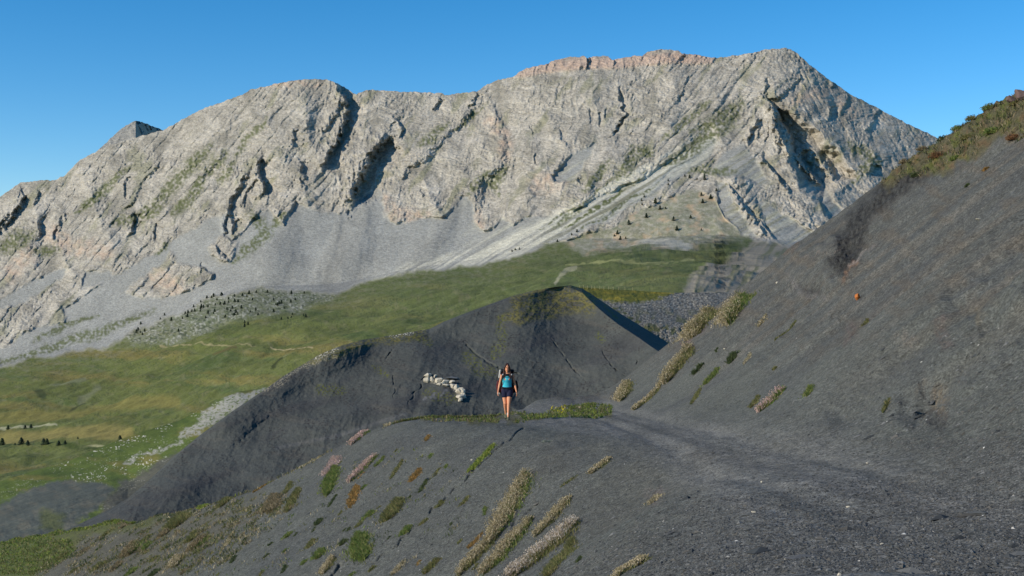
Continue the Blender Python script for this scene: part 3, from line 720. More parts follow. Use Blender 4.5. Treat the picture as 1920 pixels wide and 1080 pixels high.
def near_col(x, Y, z):
    px = 960 + F * x / Y; py = 540 - F * z / Y
    n3 = noise(px / 9, py / 9, 501); n5 = noise(px / 30, py / 30, 503); wx, wy = px + 4 * n3 + 10 * n5, py + 4 * n3 + 10 * n5
    C = np.zeros(x.shape + (3,)) + rgb(93, 94, 87)
    C = mix(C, rgb(94, 92, 84), sstep(-.05, .4, fbm(x / 3.5, Y / 7, 4, 511)) * .5)
    C = mix(C, rgb(84, 85, 82), sstep(.0, .4, fbm(x / 2.2, Y / 5, 4, 513)) * .6)
    hill_ = sstep(5.5, 8.5, x)
    st = fbm((Y * .9 + x * .2) / 1.1, (x) / 11, 4, 515)
    C = mix(C, rgb(104, 96, 84), hill_ * sstep(-.05, .35, st) * .5); C = mix(C, rgb(68, 70, 70), hill_ * sstep(0, .4, -st) * .55)
    C = mix(C, rgb(84, 83, 79), hill_ * sstep(14, 26, Y) * .4)
    C = C * (1 + hill_ * sstep(12, 30, Y) * (.30 * fbm(px / 16 + py / 40, py / 9 - px / 40, 4, 517, .65) + .16 * noise(px / 3, py / 2.5, 519)))[..., None]
    C = mix(C, rgb(96, 88, 76), hill_ * sstep(.05, .4, fbm(px / 70 + py / 90, py / 40 - px / 90, 4, 518)) * .5)
    # track: trodden, paler and browner; bench albedo also raised to offset weak sun
    tr = np.exp(-((x - 3.3) / 1.0) ** 2) * sstep(5, 9, Y)
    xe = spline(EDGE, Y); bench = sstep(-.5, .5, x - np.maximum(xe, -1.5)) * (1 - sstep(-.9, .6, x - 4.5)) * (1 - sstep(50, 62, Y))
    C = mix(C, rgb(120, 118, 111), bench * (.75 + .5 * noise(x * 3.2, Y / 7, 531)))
    C = mix(C, rgb(84, 86, 86), tr * .0); C = mix(C, rgb(70, 70, 70), np.exp(-((x - 3.35) / .18) ** 2) * .35)
    # outcrops and stains
    for p, wd, c, k in [([(1740,308),(1680,345),(1625,395),(1595,450),(1578,490)], 24, (50,49,47), 1.1), ([(1500,543),(1535,552)], 8, (60,58,56), .8), ([(1600,490),(1585,510),(1578,520)], 6, (150,116,88), .55),
                        ([(1640,458),(1610,475),(1590,500)], 3, (134,126,118), .6), ([(1483,490),(1520,480),(1580,470)], 1.2, (122,110,98), .6), ([(1840,590),(1836,605)], 8, (118,106,84), .4), ([(1710,640),(1690,630)], 12, (112,104,92), .5),
                        ([(1765,735),(1760,765),(1770,775)], 12, (120,104,82), .5), ([(1735,720),(1728,740)], 8, (112,104,90), .4), ([(1770,640),(1765,600)], 14, (100,86,78), .5), ([(1470,470),(1500,440)], 8, (98,84,72), .6),
                        ([(1880,815),(1890,840)], 10, (100,94,84), .4), ([(1745,785),(1765,790)], 16, (54,52,52), .7), ([(1590,640),(1600,620)], 12, (94,80,74), .5), ([(1480,520),(1500,550),(1550,560)], 6, (112,108,104), .5),
                        ([(1160,740),(1060,745),(1010,735)], 10, (90,82,70), .5), ([(1225,930),(1240,925)], 14, (116,104,96), .5), ([(1300,850),(1335,860)], 10, (72,68,62), .4), ([(1285,640),(1310,605)], 14, (112,92,80), .6)]:
        C = mix(C, rgb(*c), lmask(wx, wy, p, wd, wd * 1.2) * k * np.clip((.75 + 1.1 * n3) if wd < 20 else (.7 + .9 * fbm(px / 7 + py / 30, py / 5, 3, 533, .7)), 0, 1))
    veg = pmask(wx, wy, [(1640,330),(1700,285),(1745,235),(1800,180),(1940,130),(1940,245),(1870,255),(1830,300),(1790,300),(1770,330),(1700,325),(1660,352)], 9)
    C = mix(C, rgb(90, 84, 60), veg * .85); C = mix(C, rgb(88, 92, 44), veg * sstep(0, .35, fbm(px / 22, py / 16, 3, 521)) * .8)
    C = mix(C, rgb(124, 88, 58), veg * sstep(.1, .4, fbm(px / 18, py / 20, 3, 523)) * .3)
    gr = lmask(wx, wy, [(752,772),(800,776),(860,782),(930,786),(980,780)], 9, 8); gr = np.maximum(gr, lmask(wx, wy, [(1000,782),(1060,776),(1140,774)], 7, 6))
    C = mix(C, rgb(92, 88, 52), gr * .7)
    low = pmask(wx, wy, [(-300,1000),(0,985),(130,960),(250,958),(330,945),(300,985),(150,1010),(120,1050),(60,1090),(-300,1300)], 8)
    C = mix(C, rgb(88, 96, 46), low * .85)
    C = mix(C, rgb(92, 84, 62), pmask(wx, wy, [(100,1000),(330,950),(500,930),(420,1000),(300,1090),(60,1090)], 30) * .4)
    # pale chips
    C = C * (1 + .0 * n3)[..., None]
    return C
nu, nv = 1500, 1150
u = np.linspace(-.62, .62, nu); Yn = np.exp(np.linspace(math.log(3.0), math.log(150), nv))
U, YY = np.meshgrid(u, Yn)
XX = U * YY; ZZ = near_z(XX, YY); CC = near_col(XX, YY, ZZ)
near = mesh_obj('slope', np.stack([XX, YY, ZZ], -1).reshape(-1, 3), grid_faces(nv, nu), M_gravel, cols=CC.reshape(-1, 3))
tag(near, kind='structure')
del XX, ZZ, CC, U, YY
#PART2
# ------------------------------------------------------------------ finding the ground under a point of the photograph's layout
def on_near(px, py):
    Ys = np.geomspace(4, 125, 1400); x = (px - 960) / F * Ys
    g = near_z(x, Ys, True); r = (540 - py) / F * Ys
    k = np.argmax(g >= r)
    if not (g >= r).any(): k = np.argmin(np.abs(g - r) / Ys)
    return np.array([x[k], Ys[k], g[k]])
def on_grid(P, px, py):
    q = P[1:-2].reshape(-1, 3); a = 960 + F * q[:, 0] / q[:, 1]; b = 540 - F * q[:, 2] / q[:, 1]
    if np.isscalar(px): return q[np.argmin((a - px) ** 2 + (b - py) ** 2)]
    return np.array([q[np.argmin((a - i) ** 2 + (b - j) ** 2)] for i, j in zip(px, py)])
def grad_near(x, Y):
    e = .5; a = np.array([x + e, x - e, x, x]); b = np.array([Y, Y, Y + e, Y - e]); z = near_z(a, b, False)
    return np.array([(z[0] - z[1]), (z[2] - z[3])]) / (2 * e)

# ------------------------------------------------------------------ plants
def plant_mat(name, trans=.25):
    m, n, l, b = newmat(name)
    at = n.new('ShaderNodeAttribute'); at.attribute_name = "Col"; l.new(at.outputs['Color'], b.inputs['Base Color'])
    b.inputs['Roughness'].default_value = .8
    tr = n.new('ShaderNodeBsdfTranslucent'); l.new(at.outputs['Color'], tr.inputs[0])
    mx = n.new('ShaderNodeMixShader'); mx.inputs[0].default_value = trans
    l.new(b.outputs[0], mx.inputs[1]); l.new(tr.outputs[0], mx.inputs[2]); l.new(mx.outputs[0], n['Material Output'].inputs[0])
    return m
M_plant = plant_mat('foliage', .4); M_dry = plant_mat('dry_stems', .3)
M_conif = plant_mat('needles', .1)
PAL = {'green': [(108,126,62),(122,132,70),(92,110,56),(138,134,84)], 'olive': [(126,122,78),(112,114,66),(144,132,90),(100,104,62)], 'dark': [(78,90,56),(92,98,62),(70,80,52)],
       'beige': [(172,158,124),(156,142,108),(190,176,146),(136,126,94)], 'white': [(212,202,188),(194,182,166),(174,158,138),(150,136,110)], 'orange': [(170,130,76),(150,118,68),(132,112,68)],
       'brown': [(142,126,96),(126,112,84),(158,142,112),(110,102,74)], 'pink': [(200,170,162),(182,156,140),(164,146,126)], 'lime': [(138,148,66),(152,154,74),(118,134,62)],
       'grey': [(136,140,128),(118,124,112)], 'yellow': [(206,190,50),(190,170,40)], 'rust': [(132,96,66),(116,88,62)]}
rng = np.random.default_rng(7)
def cols_of(kind, n):
    p = np.array([rgb(*c) for c in PAL[kind]]); return p[rng.integers(0, len(p), n)] * rng.uniform(.85, 1.45, (n, 1))
def blades(base, h, wdt, lean, spread, cols, heads=0.0):
    """thin bent blades, two triangles each (+ a seed head); base (n,3)"""
    n = len(base)
    a = rng.uniform(0, 2 * np.pi, n); out = rng.uniform(0, spread, n)
    d = np.stack([np.cos(a) * out + lean[0], np.sin(a) * out + lean[1], np.ones(n)], 1)
    d /= np.linalg.norm(d, axis=1)[:, None]; H = (h * rng.uniform(.5, 1.15, n))[:, None]
    b = rng.uniform(0, np.pi, n); s = np.stack([np.cos(b), np.sin(b) * .6, np.zeros(n)], 1) * (wdt * rng.uniform(.6, 1.3, n))[:, None]
    mid = base + d * H * .55; tip = base + d * H + np.stack([np.cos(a), np.sin(a), -.4 * np.ones(n)], 1) * H * .22
    V = [base - s * .6, base + s * .6, mid + s, mid - s, tip]
    Vt = np.stack(V, 1).reshape(-1, 3); k = np.arange(n)[:, None] * 5
    Fc = np.concatenate([k + [0, 1, 2], k + [0, 2, 3], k + [3, 2, 4]])
    Cc = np.repeat(cols, 5, 0)
    if heads > 0:
        m = rng.random(n) < .8; t = tip[m]; q = len(t); r = heads * rng.uniform(.6, 1.4, (q, 1))
        o = [np.array(v) for v in [(1, 0, 0), (0, 1, 0), (-1, 0, 0), (0, -1, 0), (0, 0, 1.5), (0, 0, -1.2)]]
        hv = np.stack([t + v * r for v in o], 1).reshape(-1, 3); kk = len(Vt) + np.arange(q)[:, None] * 6
        fc = np.concatenate([kk + f for f in ([0,1,4],[1,2,4],[2,3,4],[3,0,4],[1,0,5],[2,1,5],[3,2,5],[0,3,5])])
        Vt = np.concatenate([Vt, hv]); Fc = np.concatenate([Fc, fc]); Cc = np.concatenate([Cc, np.repeat(cols[m] * 1.12, 6, 0)])
    return Vt, Fc, Cc
def empty(name, loc):
    o = bpy.data.objects.new(name, None); COL.objects.link(o); o.location = loc; o.empty_display_size = .1
    return o
COMBO = {'plume': ('beige', 'green'), 'white': ('white', 'olive'), 'pinkgreen': ('pink', 'green'), 'beigeolive': ('beige', 'olive'), 'browngreen': ('brown', 'green')}
def clump(x0, y0, x1, y1, w, kind, label, group=None, dens=1.0, hk=1.0):
    A = on_near(x0, y0); B = on_near(x1, y1) if (x0, y0) != (x1, y1) else A
    if abs(B[1] - A[1]) > 12: B = A.copy()
    Y = (A[1] + B[1]) / 2; m = Y / F; hw = w * m * .5; L = np.hypot(*(B - A)[:2])
    ax = (B - A)[:2] / L if L > .05 else -grad_near(A[0], A[1]) / (np.linalg.norm(grad_near(A[0], A[1])) + 1e-6)
    if L <= .05: L = .05
    cr = np.array([-ax[1], ax[0]]); cr = cr if cr[0] > 0 else -cr
    q = A[:2] + cr * .3; qz = near_z(np.array([q[0]]), np.array([q[1]]), False)[0] - near_z(A[:1], A[1:2], False)[0] + A[2]
    ppm = math.hypot(F * q[0] / q[1] - F * A[0] / A[1], F * qz / q[1] - F * A[2] / A[1]) / .3
    areapx = (L / m + w) * w * .285; hw = float(np.clip(w * .5 / max(ppm, 1e-3), hw, hw * 3.2))
    L2 = L + w * m * .3; hz = w * m * .5
    n = int(np.clip(areapx * 1.7 * dens, 70, 5000))
    t = rng.uniform(-.06, 1.06, n); u = rng.normal(0, .62, n) * rng.uniform(.5, 1.15, n)
    prof = np.sqrt(np.clip(1 - (2 * t - 1) ** 2 * .85, .05, 1)) * (1 + .35 * noise(t * L2 / (hw + .02) * .9, t * 0 + x0, 5))
    loose = rng.random(n) < .04; u = np.where(loose, u * 1.2, u); t = np.where(loose, (t - .5) * 1.1 + .5, t)
    keep = np.abs(u) < 2.2; t, u, prof = t[keep], u[keep], prof[keep]; n = len(t)
    bx = A[0] + ax[0] * (t * L2 - hz * .3) + cr[0] * u * prof * hw * 1.1; bY = A[1] + ax[1] * (t * L2 - hz * .3) + cr[1] * u * prof * hw * 1.25
    # gaps
    g = noise(bx / (.12 + hw * .35), bY / (.2 + hw * .4), 99) + .5 * noise(bx / .09, bY / .16, 98) > -.52 + .1 * (np.abs(u) > .8); bx, bY, u, t = bx[g], bY[g], u[g], t[g]; n = len(bx)
    base = np.stack([bx, bY, near_z(bx, bY) - .01], 1)
    hill_pl = A[0] > 3.2 and A[1] > 18
    h = (np.clip(hz * .95, .08, .5) if hill_pl else np.clip(hz * .7, .04, .26)) * hk * (1.15 - .35 * np.abs(u)); wb = max(.45 * m * 1.9, .005)
    ctr = base.mean(0); lean = np.array([-.12, -.1])
    gname = {'white': 'flowering_tuft', 'pinkgreen': 'flowering_tuft'}.get(kind, 'grass_tuft' if kind not in ('green', 'dark', 'grey') else 'leafy_plant')
    if kind in COMBO and n > 90:
        a, b = COMBO[kind]; sel = (u + .5 * noise(bx * 3, bY * 3, 5) + .3 * rng.normal(0, 1, n)) < (.0 if hill_pl else .36)
        root = empty(gname, ctr)
        for nm, s_, k_, hd, mt in (('dry_stems' if a in ('beige', 'brown') else 'flower_heads', sel, a, wb * 1.0, M_dry), ('green_leaves', ~sel, b, 0, M_plant)):
            if s_.sum() < 3: continue
            V, Fc, C = blades(base[s_], h[s_], wb, lean, .75, cols_of(k_, s_.sum()), hd)
            o = mesh_obj(nm, V - ctr, Fc, mt, parent=root, cols=C)
        tag(root, label, 'plant tuft', group); return root, (x0 + x1) / 2, (y0 + y1) / 2
    k_ = COMBO[kind][0] if kind in COMBO else kind
    V, Fc, C = blades(base, h, wb, lean, .85, cols_of(k_, n), 0)
    o = mesh_obj(gname, V, Fc, M_dry if k_ in ('beige', 'brown', 'orange', 'pink') else M_plant, loc=ctr, cols=C)
    tag(o, label, 'plant tuft', group); return o, (x0 + x1) / 2, (y0 + y1) / 2

BIG = [
 (983,902,930,1000,44,'plume','tall plume of pale pinkish dry grass with green right edge, centre of the lower slope'),
 (987,985,907,1076,36,'plume','long dry beige grass streak with green edge, directly below the tall pink plume'),
 (922,1012,868,1074,34,'beigeolive','beige and olive grass streak left of the long dry streak at bottom centre'),
 (1063,942,1010,1000,28,'beigeolive','beige and olive tuft right of the tall pink plume, above the white flowered mass'),
 (1067,992,968,1076,52,'white','largest mass of whitish flower heads at the bottom edge of the slope'),
 (1070,1018,1030,1076,36,'olive','olive green grass strip along the right side of the white flowered mass'),
 (902,1003,880,1027,15,'orange','bright orange tuft touching the left side of the dry grass streaks'),
 (1140,863,1110,887,20,'beigeolive','lone beige and olive tuft on bare gravel below the track'),
 (1080,893,1054,912,12,'olive','small olive tuft on bare gravel below and left of the lone beige one'),
 (1203,1052,1163,1078,34,'beigeolive','beige tuft cut by the bottom edge of the photo, right of centre'),
 (923,838,882,882,19,'lime','bright lime green tuft at the upper end of the long soil crack'),
 (626,862,616,888,24,'pink','round pale pink flowering dome high on the left part of the slope'),
 (626,880,613,926,26,'green','dense green plant hanging below the round pink dome'),
 (700,860,660,900,23,'pinkgreen','pink and green streaked tuft right of the round pink dome'),
 (718,860,706,874,14,'green','small green plant at the upper right tip of the pink streaked tuft'),
 (683,886,672,898,7,'orange','narrow orange streak under the pink streaked tuft'),
 (667,916,658,950,19,'orange','orange brown ragged tuft below the pink streaked tuft'),
 (753,866,734,896,12,'olive','slim olive tuft leaning down slope between the pink streaked tuft and the russet tuft'),
 (785,883,773,902,19,'orange','russet orange domed tuft left of the soil crack'),
 (798,903,787,922,13,'dark','dark green plant dotted white below the russet domed tuft'),
 (744,944,728,974,36,'olive','broad loose olive bush left of the soil crack, halfway down the slope'),
 (694,964,688,972,24,'green','green plant left of the broad olive bush'),
 (762,992,758,1002,22,'green','green plant growing against the lower soil crack'),
 (672,1006,680,1047,36,'green','large bright green plant patch near the bottom, left of the soil crack'),
 (696,1014,694,1022,18,'grey','grey green thistle rosette beside the large green plant patch'),
 (600,1035,596,1047,25,'green','green plant low on the slope, left of the large green patch'),
 (622,1050,608,1074,22,'beigeolive','beige and olive tuft at the bottom edge below the green plant'),
 (557,920,540,958,20,'olive','olive tuft with green top on the upper left slope'),
 (512,934,508,958,30,'brown','brown bushy dry tuft left of the olive one on the upper left slope'),
 (497,906,478,922,13,'orange','golden grass fringe on the skyline of the left spur'),
 (600,842,564,876,13,'beige','pale beige grass fringe on the skyline of the left spur, higher up'),
 (686,800,662,832,20,'pinkgreen','pinkish dry tuft on the skyline left of the hiker'),
 (250,1025,244,1040,30,'browngreen','round pinkish brown cushion at lower left among the small tussocks'),
 (336,972,330,988,40,'olive','wide olive juniper-like bush at left, above the small tussocks'),
 (379,1014,364,1030,28,'browngreen','brown cushion with green right side, lower left slope'),
 (333,1048,328,1062,24,'beigeolive','beige olive cushion near the bottom, lower left slope'),
 (222,1058,214,1070,20,'brown','small brown cushion near the bottom left'),
 (1388,572,1370,600,44,'plume','green bush with dry left side on the shoulder of the right hill'),
 (1325,600,1300,632,46,'beigeolive','pale dry bush with green underside on the left edge of the right hill'),
 (1434,596,1424,612,14,'beige','small beige domed tuft right of the green bush on the right hill'),
 (1490,606,1456,636,9,'olive','thin olive streak of grass on the right hill, above the track'),
 (1288,664,1252,715,32,'beigeolive','tall beige and olive tuft at the foot of the right hill'),
 (1312,690,1304,700,20,'dark','dark green plant right of the tall beige tuft at the hill foot'),
 (1342,698,1322,722,19,'green','bright green plant below the dark green one on the right hill'),
 (1312,732,1298,756,10,'olive','thin olive streak running down below the bright green plant'),
 (1374,668,1370,680,19,'dark','dark small leafy plant above the bright green one on the right hill'),
 (1406,666,1396,682,9,'beige','slim pale tuft on the right hill, right of the dark leafy plant'),
 (1234,728,1192,768,15,'beigeolive','long dry grass streak where the right hill meets the track'),
 (1175,722,1165,750,22,'beigeolive','dull straw coloured clump left of the long streak at the hill foot'),
 (1518,728,1514,742,18,'green','single dark green bushy plant alone on bare scree of the right hill'),
 (1464,736,1428,770,26,'pinkgreen','pink flowering tuft with green lower edge above the track'),
 (1420,745,1410,764,13,'olive','olive tuft touching the left side of the pink flowering tuft'),
 (1666,752,1656,774,7,'olive','narrow olive tuft on the scree far right of the pink flowering tuft'),
 (1030,829,1020,828,12,'grey','low grey green rosette on gravel just below the track'),
]
marks = []
for b in BIG:
    o, cx, cy = clump(*b)
    marks.append((cx, cy, b[6]))
SMALL = [(630,930,617,950,10,'dark'),(684,912,680,918,12,'green'),(823,881,808,898,13,'olive'),(837,872,836,878,10,'green'),(808,852,806,860,10,'green'),(803,818,800,826,11,'orange'),(744,844,741,848,8,'olive'),
 (674,982,671,988,15,'olive'),(690,1034,680,1044,20,'green'),(644,1015,640,1022,18,'dark'),(647,992,645,996,8,'dark'),(827,942,823,950,17,'olive'),(877,933,864,949,14,'olive'),(910,947,909,966,10,'green'),(798,976,790,984,16,'olive'),
 (865,1013,860,1020,10,'olive'),(760,1053,738,1076,20,'beige'),(817,1053,800,1074,24,'olive'),(787,1053,784,1060,10,'orange'),(544,906,536,924,14,'olive'),(730,778,724,784,18,'beige'),(424,938,416,948,24,'olive'),
 (437,998,414,1036,11,'beige'),(541,1002,538,1008,18,'green'),(536,1031,533,1035,12,'green'),(508,1020,505,1024,12,'dark'),(501,1041,497,1046,12,'dark'),(440,1044,434,1056,12,'dark'),(598,976,596,984,17,'dark'),
 (586,1016,582,1026,20,'olive'),(571,1052,568,1058,14,'green'),(534,1062,530,1074,12,'dark'),(492,1072,488,1080,10,'olive'),(308,1000,304,1006,25,'brown'),(278,1006,275,1012,15,'olive'),(278,1020,272,1030,19,'green'),
 (264,1028,262,1034,14,'brown'),(361,1003,357,1014,24,'olive'),(188,1060,184,1066,24,'olive'),(248,1070,245,1076,20,'green'),(291,1046,286,1052,15,'olive'),(434,1006,428,1020,10,'beige'),(386,938,378,944,20,'lime'),
 (421,943,414,950,19,'olive'),(291,1073,286,1079,19,'dark'),(1088,1046,1084,1054,10,'dark'),(1232,932,1222,944,22,'beige'),(640,866,636,870,6,'olive'),(530,940,524,950,12,'brown'),(460,1010,455,1020,10,'dark'),
 (470,960,464,968,10,'olive'),(590,990,586,998,9,'dark'),(556,1000,552,1006,8,'dark'),(700,1064,694,1072,14,'olive'),(662,1076,658,1080,14,'green'),(848,980,845,986,7,'dark'),(895,1060,890,1068,12,'olive'),
 (640,960,636,966,8,'olive'),(655,990,652,996,9,'dark'),(770,930,768,934,7,'dark'),(712,950,708,954,7,'olive'),(730,1008,727,1012,8,'dark'),(1455,690,1450,694,6,'olive'),(1625,604,1618,612,12,'olive'),(1345,655,1343,659,7,'dark'),
 (120,1040,114,1048,16,'olive'),(160,1030,156,1036,14,'brown'),(200,1000,196,1004,16,'olive'),(232,985,228,990,14,'brown'),(140,1068,136,1074,14,'olive'),(400,1050,396,1058,12,'olive'),(345,1070,341,1076,13,'brown')]
WORD = {'olive': 'olive green', 'dark': 'dark green', 'green': 'fresh green', 'lime': 'yellow green', 'orange': 'orange brown', 'brown': 'dull brown', 'beige': 'pale beige'}
SHORT = {}
def brief(lb):
    return lb.split(',')[0]
used = {}
for q in SMALL:
    cx, cy = (q[0] + q[2]) / 2, (q[1] + q[3]) / 2
    best = min(marks, key=lambda m: (m[0] - cx) ** 2 + (m[1] - cy) ** 2)
    dx, dy = cx - best[0], cy - best[1]
    side = ('below ' if dy > 0 else 'above ') if abs(dy) > abs(dx) else ('right of ' if dx > 0 else 'left of ')
    wds = brief(best[2]).split()[:9]
    while wds[-1] in ('with','on','the','of','high','touching','where','near','below','cut','by','left','right','and','at','in','growing','hanging','leaning','down','up','under','directly','along','upper','lower','from','to','above','green','white','pale','round','side','a','two','over') and len(wds) > 3: wds.pop()
    near_w = ' '.join(wds)
    size = 'tiny' if q[4] < 11 else 'small'
    lb = f"{size} {WORD[q[5]]} tuft {side}the {near_w}"
    grp = 'small tufts scattered over the near slope'
    clump(*q, lb, grp)

# ------------------------------------------------------------------ ground cover nobody could count
def cover(name, label, pts_px, n, kinds, h, hw, heads=0, seedn=1, thr=-.1, sx=9, sy=5):
    poly = pts_px; P = np.array(poly, float)
    k = 0; out = []
    r = np.random.default_rng(seedn)
    cand = np.stack([r.uniform(P[:, 0].min(), P[:, 0].max(), n * 3), r.uniform(P[:, 1].min(), P[:, 1].max(), n * 3)], 1)
    m = inpoly(cand[:, 0], cand[:, 1], poly) & (noise(cand[:, 0] / sx, cand[:, 1] / sy, seedn) + .4 * noise(cand[:, 0] / sx * 3, cand[:, 1] / sy * 3, seedn + 1) > thr)
    m &= ~((np.abs(cand[:, 0] - 951) < 15) & (cand[:, 1] > 779) & (cand[:, 1] < 800)); cand = cand[m][:n]
    # ground under each point, on a coarse table
    Ys = np.geomspace(6, 122, 380)
    base = []
    for i in range(0, len(cand), 400):
        c = cand[i:i + 400]; X = (c[:, :1] - 960) / F * Ys[None]; G = near_z(X, np.broadcast_to(Ys, X.shape), False)
        rr = (540 - c[:, 1:]) / F * Ys[None]; hit = G >= rr; kk = np.where(hit.any(1), hit.argmax(1), np.argmin(np.abs(G - rr) / Ys, 1))
        base.append(np.stack([X[np.arange(len(c)), kk], Ys[kk]], 1))
    base = np.concatenate(base); z = near_z(base[:, 0], base[:, 1])
    return np.column_stack([base, z - .01]), cand
def cover_obj(name, label, cat, polys, n, kinds, h, seedn, thr=-.1, mound=0, wmul=1.0, sx=9, sy=5, spread=.9):
    VV, FF, CC = [], [], []; off = 0
    for i, poly in enumerate(polys):
        base, cand = cover(name, label, poly, n, kinds, h, 0, 0, seedn + i * 7, thr, sx, sy)
        if mound:
            rep = mound; base = np.repeat(base, rep, 0); r = rng.normal(0, 1, (len(base), 2)); rad = np.repeat(rng.uniform(.08, .26, len(base) // rep), rep)
            base[:, 0] += r[:, 0] * rad * .55; base[:, 1] += r[:, 1] * rad * .8; base[:, 2] = near_z(base[:, 0], base[:, 1]) - .01
            kk = np.repeat(rng.integers(0, len(kinds), len(base) // rep), rep)
        else:
            kk = ((noise(cand[:, 0] / 14, cand[:, 1] / 6, seedn + 50) + .35 * rng.normal(0, 1, len(cand))) * 1.6 + len(kinds) / 2).astype(int).clip(0, len(kinds) - 1)
        cols = np.zeros((len(base), 3))
        for j, k_ in enumerate(kinds): cols[kk == j] = cols_of(k_, (kk == j).sum())
        wb = base[:, 1] / F * .85 * wmul
        V, Fc, C = blades(base, np.full(len(base), h) * rng.uniform(.5, 1.2, len(base)), wb, (-.1, 0), spread, cols)
        VV.append(V); FF.append(Fc + off); CC.append(C); off += len(V)
    V = np.concatenate(VV); loc = V.mean(0)
    o = mesh_obj(name, V, np.concatenate(FF), M_plant, loc=loc, cols=np.concatenate(CC))
    return tag(o, label, cat, kind='stuff')
cover_obj('grass', 'mixed green and dry grass carpeting the flat spur end beside the hiker', 'grass', [
    [(735,772),(770,762),(830,764),(900,770),(935,774),(985,774),(985,780),(940,784),(985,796),(940,797),(900,794),(860,792),(820,790),(770,784),(738,780)]], 5200, ['brown','beige','olive','green','brown','beige','olive'], .13, 31, -.22)
cover_obj('grass', 'low green grass strip along the far edge of the track right of hiker', 'grass', [
    [(975,782),(1020,776),(1060,762),(1100,757),(1148,760),(1146,778),(1120,784),(1040,784),(985,788)]], 4200, ['olive','lime','green','olive','beige'], .13, 37, -.3)
cover_obj('wildflowers', 'yellow and white wildflowers dotted on the grass strip right of hiker', 'flowers', [
    [(1028,770),(1045,764),(1062,764),(1060,780),(1035,782)]], 60, ['yellow','white'], .2, 41, -1, wmul=1.4)
cover_obj('grass', 'bright green grass at the lower left corner of the slope', 'grass', [
    [(0,1020),(60,1008),(130,1012),(145,1030),(110,1060),(60,1079),(0,1079)]], 6000, ['lime','green','olive','green'], .16, 43, -.5)
cover_obj('grass', 'yellow green grass along the skyline of the spur at left', 'grass', [
    [(0,1012),(60,1002),(130,990),(190,968),(240,962),(256,968),(240,980),(180,990),(120,1002),(60,1014),(0,1024)]], 5000, ['lime','olive','lime','green'], .2, 47, -.5)
cover_obj('tussocks', 'many little dry and olive tussocks covering the grey lower left slope', 'tussocks', [
    [(60,1079),(120,1030),(180,995),(260,966),(330,952),(400,945),(520,930),(560,950),(500,1000),(440,1040),(400,1079)]], 900, ['olive','brown','dark','beige','olive'], .13, 53, .02, mound=16, spread=1.1, sx=26, sy=12)
cover_obj('tussocks', 'sparse small weeds sprinkled over the middle of the grey slope', 'weeds', [
    [(400,960),(560,900),(740,840),(900,880),(860,1000),(780,1079),(400,1079)]], 130, ['dark','olive','green','beige'], .10, 59, .0, mound=9, sx=30, sy=22)
cover_obj('grass', 'dry grass fringe along the edge of the left spur', 'grass', [
    [(250,962),(330,944),(380,932),(440,920),(500,898),(560,872),(620,840),(626,846),(566,882),(505,908),(444,930),(384,944),(330,954)]], 2600, ['olive','beige','olive','brown','lime'], .16, 61, -.15)
cover_obj('grass', 'rough brown and green grass covering the top of the right hill', 'grass', [
    [(1650,338),(1700,290),(1745,250),(1790,232),(1850,200),(1880,188),(1930,168),(1930,262),(1870,262),(1830,300),(1770,335),(1700,335),(1660,352)]], 6500, ['brown','olive','dark','brown','olive','green','dark'], .22, 67, -.02, wmul=1.1, sx=24, sy=15)

# shrubs on the skyline of the right hill
def shrub(px, py, w, hgt, kind, label):
    A = on_near(px, py); m = A[1] / F; r = w * m / 2; n = 900
    d = rng.normal(0, 1, (n, 3)); d /= np.linalg.norm(d, axis=1)[:, None]; d[:, 2] = np.abs(d[:, 2])
    rad = rng.uniform(.45, 1, n)[:, None] * (1 + .35 * noise(d[:, 0] * 2 + px, d[:, 1] * 2 + d[:, 2], 3))[:, None]
    p = d * rad * np.array([r, r, hgt * m]); s = rng.uniform(.5, 1.3, (n, 1)) * max(.03, m * 1.3)
    a = rng.normal(0, 1, (n, 3)); b = rng.normal(0, 1, (n, 3)); a /= np.linalg.norm(a, axis=1)[:, None]; b /= np.linalg.norm(b, axis=1)[:, None]
    V = np.stack([p - a * s, p + a * s, p + b * s * 1.4], 1).reshape(-1, 3); Fc = np.arange(3 * n).reshape(-1, 3)
    root = empty('shrub', A - np.array([0, 0, .05])); tag(root, label, 'shrub')
    mesh_obj('leaves', V, Fc, M_plant, parent=root, cols=np.repeat(cols_of(kind, n), 3, 0))
    st = [np.array([0, 0, 0.])]; T, Q_ = [], []
    for k in range(7):
        a_ = k * .9; e = np.array([math.cos(a_) * r * .7, math.sin(a_) * r * .7, hgt * m * .7]); wv = np.array([.012, 0, 0]); wy = np.array([0, .012, 0]); c = len(T)
        T += [-wv, wv, e, -wy, wy]; Q_ += [(c, c + 1, c + 2), (c + 3, c + 4, c + 2)]
    mesh_obj('stems', T, Q_, M_dry, parent=root, cols=np.tile(rgb(86, 68, 52), (len(T), 1)))
